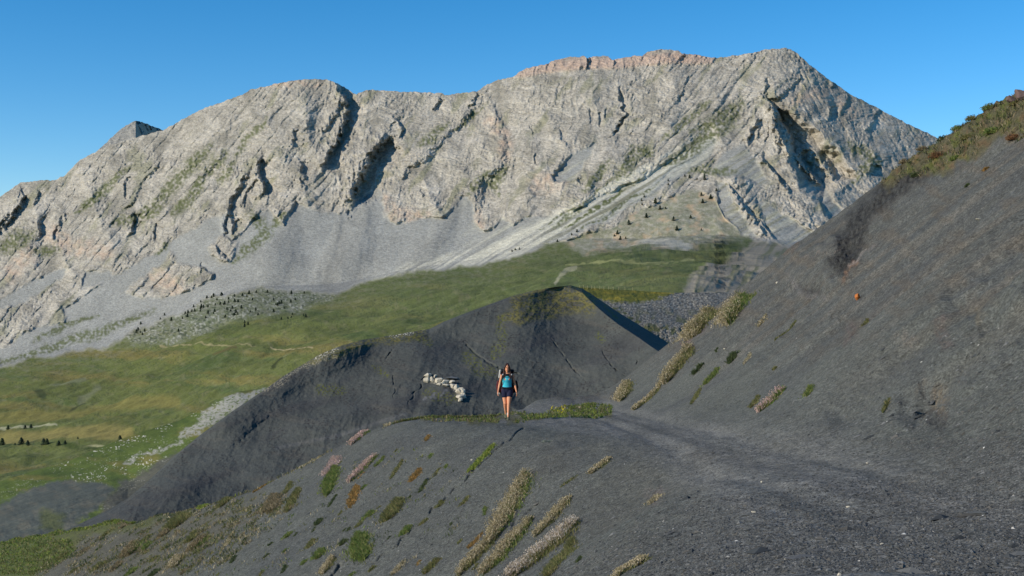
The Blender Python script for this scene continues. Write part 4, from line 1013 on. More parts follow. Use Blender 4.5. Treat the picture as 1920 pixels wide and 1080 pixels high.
for a in [(1795,226,26,12,'green','green shrub on the skyline where the right hill steepens'), (1768,246,22,10,'dark','dark low shrub left of the green skyline shrub'), (1854,200,30,12,'green','bright shrub on the skyline near the right edge'),
          (1822,212,22,9,'olive','olive shrub between the two green skyline shrubs'), (1730,285,24,9,'brown','brown dead shrub at the lower end of the hilltop vegetation'), (1756,296,34,14,'rust','rusty brown shrub hanging over the dark ledge'),
          (1860,248,30,12,'green','green shrub amid the hilltop grass near the right edge'), (1812,262,26,10,'olive','olive shrub on the upper face below the skyline'), (1716,330,22,9,'dark','dark shrub just above the dark rock ledge'),
          (1900,262,30,12,'rust','reddish low shrub at the right edge below the green ones'), (1790,300,22,9,'green','small green shrub at the lower limit of the hilltop growth'), (1850,318,14,7,'orange','small orange green shrub on bare scree near the right edge'),
          (1815,348,11,6,'dark','tiny dark shrub alone on bare scree under the hilltop growth'), (1695,300,20,9,'brown','brown shrub on the skyline at the left end of the growth'), (1905,196,30,14,'olive','tall olive shrub under the rock outcrop at the right edge')]:
    shrub(*a)

# ------------------------------------------------------------------ rocks
def ico(sub=2):
    import bmesh
    bm = bmesh.new(); bmesh.ops.create_icosphere(bm, subdivisions=sub, radius=1)
    V = np.array([v.co[:] for v in bm.verts]); Fc = np.array([[v.index for v in f.verts] for f in bm.faces]); bm.free()
    return V, Fc
ICO2 = ico(2); ICO3 = ico(3); ICO1 = ico(1)
def rock_mesh(sx, sy, sz, seed, ic=ICO3, cuts=16):
    V = ic[0].copy(); r = np.random.default_rng(seed)
    for _ in range(cuts):            # planes that chip facets off
        nrm = r.normal(0, 1, 3); nrm /= np.linalg.norm(nrm); d = r.uniform(.45, .72)
        s = V @ nrm; V = V - np.clip(s - d, 0, None)[:, None] * nrm
    V = V * (1 + .05 * noise(V[:, 0] * 4 + seed, V[:, 1] * 4 + V[:, 2] * 3, seed))[:, None]
    return V * np.array([sx, sy, sz]), ic[1]
M_lime = plain('limestone', rgb(196, 186, 164), .9, .1, .28, 3.5)
M_limeg = plain('grey_limestone', rgb(120, 120, 116), .9, .1, .2, 3.5)
M_orange = plain('orange_rock', rgb(186, 112, 60), .9, .1, .25, 6)
M_pink = plain('pink_rock', rgb(112, 94, 88), .9, .1, .3, 2.5)
def rock_at(P, w, h, m, mat, label, seed, group=None, cat='boulder', name='boulder', depth=1.0, sink=.25):
    V, Fc = rock_mesh(w * m / 2 * 1.1, w * m / 2 * depth, h * m / 2 * 1.25, seed)
    c = math.cos(seed * .3) ; 
    o = mesh_obj(name, V, Fc, mat, smooth=False); o.location = Vector(P) + Vector((0, 0, h * m * (.5 - sink)))
    o.rotation_euler = (0, math.radians((seed * 37) % 24 - 12), 0)
    return tag(o, label, cat, group)
ROW = [(803,703,17,7,'long pale block capping the left end of the boulder row'),(798.6,712,10,9,'round pale boulder at the left end, under the long capping block'),(809,712,8,8,'squarish boulder beside the round one at the left end of the row'),(815.5,705,5,5,'smallest pale stone leaning on the right end of the long capping block'),
 (824,712,15,8,'long pale block in the left half of the boulder row'),(824,720,9,5,'low pale stone under the long block in the left half of the row'),(831,718,7,5,None),(836,715,12,7,None),(838,722.5,12,5,None),(847,715.5,11,6,None),(849,723,11,8,None),(856,726,9,8,None),
 (849,708.5,19,4,'flat grey slab lying uphill behind the boulder row'),(863,729,9,6,None),(859,733,12,9,'big pale block where the boulder row bends downhill'),(868,735,10,9,'pale block on the outer right side of the bend in the row'),(865,743,13,10,'large pale block near the lower right end of the row'),(870,741,8,8,'pale block at the right edge of the lower end of the row'),(863,749,9,6,'lowest pale stone at the lower right end of the boulder row')]
for i, (px, py, w_, h_, lb) in enumerate(ROW):
    P = on_grid(PD, px, py + h_ * .4); m = P[1] / F
    rock_at(P, w_ * 1.5, h_ * 1.4, m, M_limeg if 'grey' in (lb or '') else M_lime, lb or 'pale limestone boulder in the middle of the curved boulder row', 100 + i, 'pale boulders in a curved row beyond the hiker')
NR = [(1608,558,13,20,M_orange,'upright orange rock alone on the scree of the right hill'),(1835,411,18,5,M_lime,'pale elongated stone on the scree near the right edge'),(1457,530,7,5,M_lime,'pale stone on the left part of the right hill scree'),(1433,573,6,4,M_limeg,'small grey stone above the green bush of the right hill'),
      (1360,656,8,5,M_lime,'white stone above the bright green plant on the right hill'),(1413,960,9,5,M_lime,'flat white stone on the gravel at lower right'),(1193,998,8,5,M_limeg,'pale flat stone on the lower gravel slope right of the flower mass'),(1591,950,11,4,M_lime,'long thin white stone on the track gravel'),
      (1626,869,6,4,M_lime,'small white stone on the inner track'),(1573,1078,9,6,M_lime,'white stone at the bottom edge, right of centre'),(1606,1068,12,7,M_limeg,'grey stone beside the white one at the bottom edge'),(1552,1070,11,7,M_limeg,'grey lump left of the white stone at the bottom edge'),
      (1720,970,7,4,M_limeg,'pale flat stone on the track at right'),(1653,1020,7,4,M_lime,'small white stone on gravel below the inner track'),(885,862,6,4,M_lime,'white stone touching the lime green tuft on the crack'),(1428,904,5,4,M_lime,'white chip on the track shoulder below the pink tuft')]
for i, (px, py, w_, h_, mt, lb) in enumerate(NR):
    P = on_near(px, py + h_ * .3); rock_at(P, w_, h_, P[1] / F, mt, lb, 200 + i, None, 'stone', 'stone', .8)
# the pinkish crag at the very top of the right hill
P = on_near(1912, 190); m = P[1] / F
for i, (px, py, w_, h_, lb) in enumerate([(1904,182,20,16,'pinkish rock outcrop on the skyline at the right edge'),(1922,172,30,26,'highest pinkish rock outcrop cut by the right edge')]):
    rock_at(P + np.array([(px - 1912) * m, .4, (190 - py - h_ * .4) * m]), w_, h_, m, M_pink, lb, 300 + i, None, 'rock outcrop', 'rock_outcrop')

def scatter(name, label, cat, mat, n, rx, ry, size, seed, shape=(1, 1, .5), dark=1.0, cols=None, thr=-9):
    """thousands of small angular stones lying on the near ground, one mesh"""
    r = np.random.default_rng(seed)
    px = r.uniform(*rx, n); py = r.uniform(*ry, n)
    Ys = np.geomspace(6, 110, 150); pts = []
    for i in range(0, n, 2000):
        c0, c1 = px[i:i + 2000, None], py[i:i + 2000, None]; X = (c0 - 960) / F * Ys[None]; G = near_z(X, np.broadcast_to(Ys, X.shape), False); rr = (540 - c1) / F * Ys[None]
        hit = G >= rr; k = hit.argmax(1); ok = hit.any(1) & (k > 0); k = np.clip(k, 1, None); q = np.arange(len(k))
        a = (rr - G)[q, k - 1]; b = (G - rr)[q, k]; f = a / (a + b + 1e-9); Yv = Ys[k - 1] * (1 - f) + Ys[k] * f
        pts.append(np.stack([c0[:, 0][ok], Yv[ok]], 1))
    pts = np.concatenate(pts); Yv = pts[:, 1]; X = (pts[:, 0] - 960) / F * Yv
    k = (noise(X * .6, Yv * .4, 3) > thr) & ((X < 4.5) | (Yv < 24) | (r.random(len(X)) < .22)) & ~((X > .5 + (30 - Yv).clip(0, 18) * .1) & (X < 4.6) & (Yv > 13) & (r.random(len(X)) < .65)); X, Yv = X[k], Yv[k]; n = len(X)
    Z = near_z(X, Yv)
    B = np.array([(1,0,0),(.2,1,0),(-1,.3,0),(-.4,-.9,0),(.1,.1,1),(0,0,-1)]) ; Fc = np.array([[0,1,4],[1,2,4],[2,3,4],[3,0,4],[1,0,5],[2,1,5],[3,2,5],[0,3,5]])
    s = size[0] * np.exp(r.normal(0, .45, n)); s = np.minimum(s, size[1]); s = np.maximum(s, Yv * size[2])
    V = B[None] * (1 + r.uniform(-.4, .4, (n, 6, 3))) * (s[:, None] * np.array(shape))[:, None, :]
    a = r.uniform(0, 2 * np.pi, n); c, si = np.cos(a)[:, None], np.sin(a)[:, None]
    V = np.stack([V[..., 0] * c - V[..., 1] * si, V[..., 0] * si + V[..., 1] * c, V[..., 2]], -1)
    # lay them on the slope
    e = .15; gx = (near_z(X + e, Yv, False) - near_z(X - e, Yv, False)) / (2 * e); gy = (near_z(X, Yv + e, False) - near_z(X, Yv - e, False)) / (2 * e)
    V[..., 2] += V[..., 0] * gx[:, None] + V[..., 1] * gy[:, None]
    V += np.stack([X, Yv, Z + s * shape[2] * .2], 1)[:, None]
    C = np.repeat(np.array([rgb(*c) for c in cols])[r.integers(0, len(cols), n)] * r.uniform(.7, 1.25, (n, 1)), 6, 0)
    Fa = (Fc[None] + np.arange(n)[:, None, None] * 6).reshape(-1, 3)
    o = mesh_obj(name, V.reshape(-1, 3), Fa, mat, smooth=False, cols=C)
    return tag(o, label, cat, kind='stuff')
M_chip = ground_mat('chips', [('noise', 12, .3, .7, .85, 1.15, I3)])
GC = [(86,87,84),(78,79,77),(95,95,92),(68,70,69),(94,91,84),(108,108,105)]
scatter('gravel', 'dark grey slaty gravel strewn over the near slope and track', 'gravel', M_chip, 80000, (0, 1920), (620, 1080), (.0085, .04, .00045), 5, cols=GC)
scatter('gravel', 'coarse dark slate chips on the foreground of the track', 'gravel', M_chip, 90000, (600, 1920), (820, 1080), (.0065, .03, .0004), 9, cols=GC)
scatter('slate_slabs', 'larger flat slate pieces lying here and there on the gravel', 'slate', M_chip, 520, (300, 1920), (640, 1080), (.035, .11, .0012), 12, shape=(1.2, .9, .3), cols=GC, thr=.05)
scatter('pebbles', 'pale limestone chips sprinkled on the dark gravel', 'pebbles', M_chip, 240, (300, 1920), (600, 1080), (.010, .03, .0006), 6, cols=[(206,202,192),(176,172,162),(150,146,138)], thr=-.2)

# ------------------------------------------------------------------ conifers
def conifer_mesh(seed, tiers=9, per=11):
    r = np.random.default_rng(seed); V, Fc = [], []
    for t in range(tiers):
        z0 = .06 + .86 * t / tiers; rad = .30 * (1 - t / tiers) ** .8 + .02
        for k in range(per):
            a = r.uniform(0, 6.283); R_ = rad * r.uniform(.6, 1.2); dz = r.uniform(-.05, .02); w_ = .09 + .05 * rad
            c, s = math.cos(a), math.sin(a); b = len(V)
            V += [(0, 0, z0 + .11), (c * R_ - s * w_, s * R_ + c * w_, z0 + dz), (c * R_ * 1.15, s * R_ * 1.15, z0 + dz - .02), (c * R_ + s * w_, s * R_ - c * w_, z0 + dz)]
            Fc += [(b, b + 1, b + 2), (b, b + 2, b + 3)]
    return np.array(V), np.array(Fc)
CON = []
for sd in range(4):
    V, Fc = conifer_mesh(sd)
    base = rgb(54, 68, 50) if sd < 3 else rgb(68, 80, 52)
    me = mesh_obj('conifer', V, Fc, M_conif, smooth=False, cols=base * np.random.default_rng(sd).uniform(.7, 1.3, (len(V), 1)))
    CON.append(me.data); bpy.data.objects.remove(me)
def trunk_mesh():
    a = np.linspace(0, 2 * np.pi, 7)[:-1]; r0, r1 = .035, .01
    V = [(math.cos(t) * r0, math.sin(t) * r0, -.05) for t in a] + [(math.cos(t) * r1, math.sin(t) * r1, .8) for t in a]
    return np.array(V), np.array([(i, (i + 1) % 6, 6 + (i + 1) % 6, 6 + i) for i in range(6)])
M_bark = plain('bark', rgb(84, 70, 56), .9, .1, .3, 8)
V, Fc = trunk_mesh(); tm = mesh_obj('trunk', V, Fc, M_bark); TR = tm.data; bpy.data.objects.remove(tm)
def conifers(pts, sizes, P, labels, group, parts=False, name='conifer', wide=1.0):
    for i, ((px, py), hpx) in enumerate(zip(pts, sizes)):
        m = P[i][1] / F; h = hpx * m; v = (i * 7 + 3) % 4
        if parts:
            root = empty(name, P[i]); ob = bpy.data.objects.new('crown', CON[v]); tb = bpy.data.objects.new('trunk', TR)
            for q in (ob, tb): COL.objects.link(q); q.parent = root; q.scale = (h * wide, h * wide, h)
            tag(root, labels[i], 'tree', group)
        else:
            o = bpy.data.objects.new(name, CON[v]); COL.objects.link(o); o.location = P[i]; o.scale = (h * wide, h * wide, h); o.rotation_euler = (0, 0, i * 1.3)
            tag(o, labels[i], 'tree', group)
def far_pts(pts):
    a = np.array(pts, float); P, _ = far_surface(a[:, 0], a[:, 1]); return P
K = [(1229,381,9),(1237.5,393,7),(1212,409,8),(1179,421,8),(1157.5,438,7),(1163,448,7),(1269,434,8),(1263,419,7),(1295,411,6),(1332.5,373,8),(1315,367,6),(1317.5,381,7),(1343,358,5),(1253,340,4),(1253,347,4),(1208,370,4),(1203,377,5),(1204,384,4),
     (1293,334,6),(1321,337,7),(1321,331,5),(1284,331,4),(1307,337,4),(1248,392,4),(1315,432,4),(1173,445,4),(1152,442,4),(960,472,4),(966,469,4),(974,468,4),(1045,454,5),(1082,435,5),(1072,441,4)]
KL = {0:'topmost large dark conifer on the pale knoll, nearest its centre',1:'dark conifer just below the topmost large one on the knoll',2:'dark conifer halfway down the left diagonal of the knoll trees',3:'dark conifer low on the left diagonal of the knoll trees',4:'upper of two dark conifers at the left foot of the knoll',5:'lower of two dark conifers at the left foot of the knoll',
      6:'lower dark conifer in the middle of the knoll, above the white scar',7:'dark conifer just above the lower middle one on the knoll',8:'dark conifer right of the middle pair on the knoll',9:'largest dark conifer on the right part of the knoll'}
conifers([(a, b) for a, b, c in K], [c * 1.25 for _, _, c in K], far_pts([(a, b) for a, b, c in K]), [KL.get(i, 'tiny dark conifer bush ' + ('on the meadow edge far left of the knoll' if K[i][0] < 1000 else 'on the scree edge between meadow and knoll' if K[i][0] < 1100 else 'at the left foot of the knoll' if K[i][0] < 1190 else 'on the upper left flank of the knoll' if K[i][0] < 1240 and K[i][1] < 400 else 'at the top of the knoll below the cliffs' if K[i][1] < 350 else 'on the right part of the knoll' if K[i][0] > 1300 else 'in the middle of the knoll')) for i in range(len(K))], 'conifers on the pale knoll', wide=1.25)
MZ = [(655,215),(590,260),(710,180),(770,165),(850,150),(960,165),(1030,160),(1090,140),(1070,165),(1155,130),(1255,130),(1470,140),(1585,135),(1505,200),(1465,215),(1380,225),(1330,240),(1310,200),(990,215),(960,215),(905,220),(905,190),(830,240),(870,235),(785,245),(720,260),(680,265),(655,280),(650,300),(575,300),
 (540,310),(535,350),(490,365),(700,365),(780,300),(720,320),(770,325),(890,295),(940,285),(970,310),(985,330),(950,330),(875,350),(1020,275),(1100,310),(1170,325),(1150,290),(1310,295),(1410,265),(1050,390),(1080,405),(1050,435),(800,195),(1120,200),(455,480),(390,380),(290,370),(330,335),(115,415),(90,470),(110,490),
 (130,510),(150,480),(75,490),(1480,320),(1440,355),(1470,350),(1600,365),(1580,360),(1380,350),(1345,250),(1360,235),(860,240),(925,300),(960,335),(840,155),(750,175),(515,320),(600,300),(660,262)]
MP = [(240 + a / 4.8, 520 + b / 4.8 + 2) for a, b in MZ]
def mlabel(x, y, hsz=0):
    k = 'taller' if hsz > 6.4 else 'smaller'; row = 'upper edge' if y < 556 + max(0, (420 - x)) * .16 else ('middle' if y < 576 + max(0, (420 - x)) * .16 else 'lower edge')
    if x >= 275 and y <= 598: return f"{k} dark conifer on the {row} of the moraine, {'far left' if x < 370 else 'left of centre' if x < 430 else 'centre' if x < 480 else 'right of centre' if x < 530 else 'far right'}"
    if x < 275: return 'small dark conifer in the little cluster left of the moraine'
    if y > 598: return 'small dark conifer on the grassy lower edge of the moraine' + (', left pair' if x < 440 else ', middle group' if x < 470 else ', right group')
    if x > 480: return 'small dark conifer on the right half of the boulder moraine'
    return 'small dark conifer on the left half of the boulder moraine'
MH = [5 + (i * 5 % 4) * .9 for i in range(len(MP))]
conifers(MP, MH, far_pts(MP), [mlabel(*p, h_) for p, h_ in zip(MP, MH)], 'conifers on the boulder moraine', wide=1.3)
VZ = [(4,834,15,'tall dark tree at the left edge of the valley'),(40,838,15,'bushy tree left in the valley tree row'),(52,840,11,'short tree next to the bushy one in the valley row'),(82,836,13,'left tree of the middle pair in the valley row'),(88,835,12,'right tree of the middle pair in the valley row'),
      (110,832,10,'left of two trees at the right end of the valley row'),(122,831,9,'rightmost tree of the valley row'),(225,816,11,'lone round tree on the meadow above the stony hillside'),(15,806,9,'left tree of the three by the upper dirt road'),(47,804,8,'middle tree of the three by the upper dirt road'),(58,803,9,'right tree of the three by the upper dirt road'),(146,820,5,'tiny dark tree alone on the meadow above the valley row'),(28,836,7,'low dark bush between the first valley trees')]
conifers([(a, b) for a, b, c, d in VZ], [c for _, _, c, _ in VZ], far_pts([(a, b) for a, b, c, d in VZ]), [d for *_, d in VZ], 'trees on the valley floor', True, 'valley_tree', 1.5)

# ------------------------------------------------------------------ fence along the turf lip
froot = None
for i, px in enumerate([1087, 1094, 1101, 1109, 1115, 1124, 1132, 1141, 1150, 1160, 1172, 1186]):
    P = on_grid(PR, px, 541 + (i * .3)); 
    if froot is None:
        froot = empty('wire_fence', P); tag(froot, 'low wire fence of thin pale posts along the turf ridge behind the dark hill', 'fence'); P0 = P; prev = P
    h = .75; a = .045; q = P - P0
    V = [(q[0] + x, q[1] + y, q[2] + z) for z in (-.2, h) for x, y in ((-a, -a), (a, -a), (a, a), (-a, a))] + [(q[0], q[1], q[2] + h + .06)]
    me = bpy.data.meshes.new('post'); me.from_pydata(V, [], [(0,1,5,4),(1,2,6,5),(2,3,7,6),(3,0,4,7),(4,5,8),(5,6,8),(6,7,8),(7,4,8)]); 
    if i == 0: M_post = plain('post_wood', rgb(160, 148, 110), .9, .1, .2, 9)
    me.materials.append(M_post); o = bpy.data.objects.new('post', me); COL.objects.link(o); o.parent = froot
    if i:
        a0 = prev - P0; b0 = q; V = []
        Fw = []
        for zz in (.3, .6):
            c = len(V)
            V += [a0 + (0, 0, zz - .008), b0 + (0, 0, zz - .008), b0 + (0, 0, zz + .008), a0 + (0, 0, zz + .008)]; Fw += [(c, c + 1, c + 2, c + 3)]
        mesh_obj('wire', V, Fw, M_post, parent=froot)
    prev = P

#PERSON
# ------------------------------------------------------------------ the hiker, built round the origin (feet at z=0, facing -Y), then placed
def tube(points, n=18, caps=True):
    """points: (x, y, z, r_side, r_front); one closed tapering tube with rounded ends"""
    P = [np.array(p, float) for p in points]
    if caps:
        def cap(a, b):
            d = a[:3] - b[:3]; d /= np.linalg.norm(d); r = min(a[3], a[4]); out = []
            for t in (.38, .7, .92): out.append(np.concatenate([a[:3] + d * r * t, a[3:] * math.sqrt(1 - t * t)]))
            return out
        P = cap(P[0], P[1])[::-1] + P + cap(P[-1], P[-2])
    V = []; K = len(P)
    for i, p in enumerate(P):
        t = P[min(i + 1, K - 1)][:3] - P[max(i - 1, 0)][:3]; t /= np.linalg.norm(t)
        s = np.array([1., 0, 0]) if abs(t[0]) < .9 else np.array([0, 0, 1.]); s = s - t * (s @ t); s /= np.linalg.norm(s); f_ = np.cross(t, s)
        for k in range(n):
            a = 2 * np.pi * k / n; V.append(p[:3] + s * math.cos(a) * p[3] + f_ * math.sin(a) * p[4])
    Fc = [(i * n + k, i * n + (k + 1) % n, (i + 1) * n + (k + 1) % n, (i + 1) * n + k) for i in range(K - 1) for k in range(n)]
    Fc += [tuple(range(n))[::-1], tuple((K - 1) * n + k for k in range(n))]
    return V, Fc
def fuse(name, parts, mat, voxel=.008, smooth=2, parent=None, thick=0):
    V, Fc = [], []
    for v, f in parts:
        o = len(V); V += [tuple(q) for q in v]; Fc += [tuple(i + o for i in g) for g in f]
    me = bpy.data.meshes.new(name); me.from_pydata(V, [], Fc); me.update()
    ob = bpy.data.objects.new(name, me); COL.objects.link(ob)
    m = ob.modifiers.new('r', 'REMESH'); m.mode = 'VOXEL'; m.voxel_size = voxel; m.use_smooth_shade = True
    if smooth: q = ob.modifiers.new('s', 'SMOOTH'); q.factor = .5; q.iterations = smooth
    dg = bpy.context.evaluated_depsgraph_get(); dg.update()
    new = bpy.data.meshes.new_from_object(ob.evaluated_get(dg)); bpy.data.objects.remove(ob)
    new.name = name; new.materials.clear(); new.materials.append(mat)
    o = bpy.data.objects.new(name, new); COL.objects.link(o); o.parent = parent
    return o
M_skin = plain('skin', rgb(228, 158, 118), .6, .3, .06, 12); M_hair = plain('hair', rgb(58, 34, 26), .6, .3, .3, 40)
M_top = plain('turquoise_fabric', rgb(70, 196, 214), .8, .2, .12, 14); M_black = plain('black_fabric', rgb(30, 30, 34), .8, .2, .2, 20)
M_navy = plain('navy_fabric', rgb(38, 40, 62), .85, .2, .2, 18); M_sock = plain('pale_sock', rgb(214, 208, 196), .9, .1, .08, 30)
M_boot = plain('grey_green_leather', rgb(96, 98, 78), .8, .2, .25, 25); M_sole = plain('dark_rubber', rgb(36, 34, 32), .9, .2, .2, 25)
M_pack = plain('maroon_fabric', rgb(84, 34, 38), .85, .2, .25, 12); M_eye = plain('eye', rgb(40, 28, 22), .3, .5, .1, 30); M_lip = plain('lips', rgb(176, 92, 84), .5, .3, .05, 30)
M_metal = plain('light_buckle', rgb(190, 186, 176), .4, .5, .1, 20)
P = on_near(951, 787)
hk = empty('person', P); tag(hk, 'woman hiker with long dark hair, turquoise top, dark shorts and boots walking along the track', 'person')
hk.scale = (1.06, 1.06, 1.06)
HIPL, HIPR = (-.085, 0, .90), (.085, 0, .90)      # picture left / right
body = []
# trunk and neck
body.append(tube([(0,.01,.84,.145,.10),(0,.012,.90,.165,.115),(0,.01,.98,.150,.105),(0,0,1.06,.122,.090),(0,-.005,1.14,.128,.094),(0,-.012,1.22,.145,.108),(0,-.008,1.30,.150,.104),(0,.006,1.37,.140,.080),(0,.012,1.41,.085,.062)], 26))
body.append(tube([(0,.014,1.38,.055,.055),(0,.006,1.44,.050,.052),(0,-.004,1.50,.050,.052)]))
body.append(tube([(-.05,-.085,1.235,.05,.045),(-.05,-.075,1.215,.05,.045)])); body.append(tube([(.05,-.085,1.235,.05,.045),(.05,-.075,1.215,.05,.045)]))
# head with jaw, nose, brow, ears
body.append(tube([(0,-.020,1.470,.040,.048),(0,-.012,1.505,.060,.074),(0,-.002,1.55,.070,.088),(0,.004,1.60,.074,.094),(0,.008,1.645,.064,.082)], 22))
body.append(tube([(0,-.092,1.585,.010,.010),(0,-.108,1.556,.014,.013)])); body.append(tube([(-.016,-.096,1.553,.008,.008),(.016,-.096,1.553,.008,.008)]))
body.append(tube([(-.035,-.086,1.604,.010,.008),(.035,-.086,1.604,.010,.008)])); body.append(tube([(0,-.072,1.487,.018,.014),(0,-.066,1.480,.018,.014)]))
body.append(tube([(-.02,-.080,1.523,.010,.009),(.02,-.080,1.523,.010,.009)]))
for s in (-1, 1): body.append(tube([(s*.075,.008,1.59,.008,.018),(s*.073,.006,1.55,.007,.012)]))
# arms: shoulder, elbow, wrist
def arm(s, el, wr):
    sh = np.array((s * .160, .010, 1.365)); el, wr = np.array(el), np.array(wr)
    pts = [(s*.10,.008,1.375,.055,.05), (*sh, .052, .054), (*(sh*.6+el*.4), .043, .046), (*el, .035, .037), (*(el*.65+wr*.35), .036, .035), (*(el*.2+wr*.8), .026, .024), (*wr, .023, .019)]
    body.append(tube(pts, 16))
    d = wr - el; d /= np.linalg.norm(d); fwd = np.array((0, -1., 0)); fwd = fwd - d * (fwd @ d); fwd /= np.linalg.norm(fwd); out = np.cross(d, fwd)
    palm = wr + d * .045
    body.append(tube([(*(wr + d * .008), .019, .024), (*palm, .017, .038), (*(wr + d * .085), .015, .038)], 14))
    for k, L in enumerate((.070, .080, .074, .056)):          # four unequal fingers, slightly curled
        o = fwd * (.029 - .0195 * k); b = wr + d * .085 + o; inn = -out * s * (1 if out[0] * s > 0 else -1)
        inn = np.array((-s, 0, 0.)); inn = inn - d * (inn @ d); inn /= np.linalg.norm(inn)
        j1 = b + d * L * .42 + inn * .006; j2 = j1 + d * L * .32 + inn * .014; j3 = j2 + d * L * .2 + inn * .018
        body.append(tube([(*b, .0092, .0092), (*j1, .0086, .0086), (*j2, .0078, .0078), (*j3, .0068, .0068)], 10))
    b = wr + d * .03 + fwd * .026; inn = np.array((-s, 0, 0.))      # thumb from the side of the palm
    body.append(tube([(*b, .013, .012), (*(b + d * .026 + fwd * .022 + inn * .008), .0105, .0105), (*(b + d * .052 + fwd * .026 + inn * .016), .0085, .0085)], 10))
arm(-1, (-.226, .045, 1.10), (-.272, -.035, .885)); arm(1, (.232, .030, 1.09), (.282, -.075, .875))
# legs: hip, knee, ankle; the picture-right leg leads, the other trails with its heel lifted
def leg(s, hip, kn, an):
    hip, kn, an = map(np.array, (hip, kn, an))
    body.append(tube([(*hip, .094, .098), (*(hip*.7+kn*.3), .090, .094), (*(hip*.35+kn*.65), .073, .076), (*kn, .052, .056), (*(kn*.72+an*.28+np.array((0,.012,0))), .052, .056), (*(kn*.35+an*.65+np.array((0,.006,0))), .040, .042), (*an, .032, .036)], 18))
KL, AL = (-.062, -.045, .50), (-.040, .165, .155)
KR, AR = (.050, -.135, .49), (.030, -.215, .105)
leg(-1, HIPL, KL, AL); leg(1, HIPR, KR, AR)
fuse('body', body, M_skin, .0046, 3, hk)
def shoe(an, pitch, s):
    an = np.array(an); c, si = math.cos(pitch), math.sin(pitch)
    def q(y, z): return (an[0], an[1] + y * c - z * si, an[2] + y * si + z * c)      # y<0 is the toe
    bt = [tube([(*q(.045,.06), .044,.046), (*q(.02,.0), .044,.050), (*q(.01,-.05), .042,.055)], 16), tube([(*q(.055,-.052), .036,.040), (*q(-.02,-.05), .044,.044), (*q(-.10,-.062), .047,.036), (*q(-.165,-.072), .036,.024)], 16)]
    b = fuse('boot', bt, M_boot, .007, 2, hk)
    fuse('sole', [tube([(*q(.075,-.090), .036,.012), (*q(-.02,-.092), .044,.013), (*q(-.10,-.096), .049,.013), (*q(-.178,-.092), .036,.012)], 14)], M_sole, .006, 1, b)
    fuse('sock', [tube([(*q(.03,.105), .039,.043), (*q(.03,.055), .041,.045)], 16)], M_sock, .006, 1, hk)
shoe(AR, .0, 1); shoe((AL[0], AL[1], AL[2] + .02), -.42 + .8, -1)
# clothes
fuse('tank_top', [tube([(0,.006,1.00,.147,.108),(0,0,1.06,.134,.100),(0,-.006,1.14,.138,.104),(0,-.016,1.22,.152,.120),(0,-.012,1.285,.150,.112)], 26)], M_top, .009, 2, hk)
fuse('neckline_band', [tube([(0,-.010,1.285,.152,.114),(0,-.006,1.315,.150,.108)], 26, True), tube([(-.085,-.098,1.30,.017,.010),(-.098,-.050,1.405,.017,.010),(-.10,.03,1.42,.017,.010)]), tube([(.085,-.098,1.30,.017,.010),(.098,-.050,1.405,.017,.010),(.10,.03,1.42,.017,.010)])], M_black, .007, 1, hk)
L0 = lambda a, b, t: tuple(np.array(a) * (1 - t) + np.array(b) * t)
fuse('shorts', [tube([(0,.01,.83,.165,.118),(0,.012,.90,.180,.130),(0,.008,.985,.155,.114),(0,.004,1.015,.142,.105)], 26),
                tube([(*HIPL,.098,.108),(*L0(HIPL,KL,.22),.104,.112),(*L0(HIPL,KL,.40),.100,.106)], 18), tube([(*HIPR,.098,.108),(*L0(HIPR,KR,.22),.104,.112),(*L0(HIPR,KR,.38),.100,.106)], 18)], M_navy, .009, 2, hk)
hair = [tube([(0,.035,1.56,.086,.080),(0,.025,1.62,.084,.096),(0,.014,1.665,.066,.080)], 22), tube([(0,.06,1.60,.09,.07),(0,.09,1.45,.10,.05),(0,.10,1.30,.09,.03)], 18)]
for s in (-1, 1):
    hair.append(tube([(s*.03,-.045,1.668,.035,.03),(s*.066,-.050,1.625,.022,.035),(s*.082,-.02,1.56,.020,.035),(s*.092,-.03,1.47,.026,.032),(s*.100,-.062,1.38,.028,.026),(s*.092,-.098,1.30,.022,.018),(s*.088,-.112,1.24,.012,.010)], 12))
fuse('hair', hair, M_hair, .008, 1, hk)
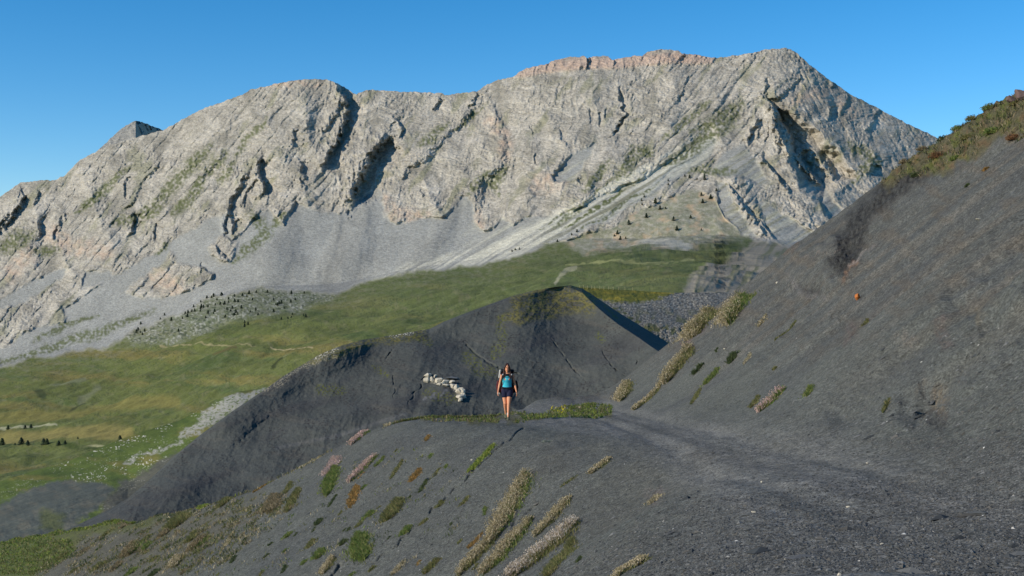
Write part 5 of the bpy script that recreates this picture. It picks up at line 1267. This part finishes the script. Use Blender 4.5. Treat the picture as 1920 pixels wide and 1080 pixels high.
for s in (-1, 1):
    fuse('eye', [tube([(s*.028-.008,-.088,1.583,.0065,.006),(s*.028+.008,-.088,1.583,.0065,.006)])], M_eye, .003, 0, hk)
    fuse('eyebrow', [tube([(s*.018,-.096,1.605,.004,.004),(s*.042,-.088,1.607,.004,.004)])], M_hair, .003, 0, hk)
fuse('mouth', [tube([(-.018,-.088,1.522,.0045,.006),(0,-.092,1.521,.0055,.007),(.018,-.088,1.522,.0045,.006)])], M_lip, .003, 0, hk)
# the rucksack she carries
pk = empty('rucksack', P); pk.scale = (1.22, 1.06, 1.04); tag(pk, 'large maroon and black rucksack on the back of the hiker', 'rucksack')
fuse('pack_body', [tube([(0,.24,.80,.17,.10),(0,.25,.90,.20,.12),(0,.25,1.10,.205,.125),(0,.24,1.30,.195,.115),(0,.24,1.44,.17,.10)], 24)], M_pack, .012, 2, pk)
fuse('top_pocket', [tube([(-.13,.23,1.50,.06,.09),(.13,.23,1.50,.06,.09)], 18)], M_black, .012, 2, pk)
for s in (-1, 1):
    fuse('side_pocket', [tube([(s*.22,.24,.84,.055,.07),(s*.235,.24,1.0,.065,.08),(s*.225,.24,1.16,.05,.07)], 16)], M_black if s > 0 else M_pack, .012, 2, pk)
    o = fuse('shoulder_strap', [tube([(s*.10,.13,1.36,.028,.012),(s*.112,.06,1.435,.028,.014),(s*.112,-.03,1.43,.028,.013),(s*.118,-.105,1.35,.026,.012),(s*.135,-.125,1.24,.022,.010),(s*.158,-.06,1.12,.018,.010),(s*.165,.09,1.02,.014,.010)], 12)], M_black, .008, 1, pk)
    fuse('buckle', [tube([(s*.115,-.07,1.425,.016,.008),(s*.117,-.10,1.395,.016,.008)], 10)], M_metal, .005, 0, o)
    fuse('mat_strap_end', [tube([(s*.20,.15,.80,.03,.012),(s*.26,.15,.80,.03,.012)], 10)], M_metal, .006, 0, pk)
fuse('hip_belt', [tube([(-.16,.13,1.0,.03,.025),(-.165,.02,.995,.02,.028),(-.10,-.108,.985,.012,.028),(0,-.128,.98,.012,.022),(.10,-.108,.985,.012,.028),(.165,.02,.995,.02,.028),(.16,.13,1.0,.03,.025)], 12)], M_black, .008, 1, pk)
fuse('bottle', [tube([(-.205,.20,1.30,.032,.032),(-.185,.18,1.52,.030,.030)], 14)], M_metal, .008, 1, pk)
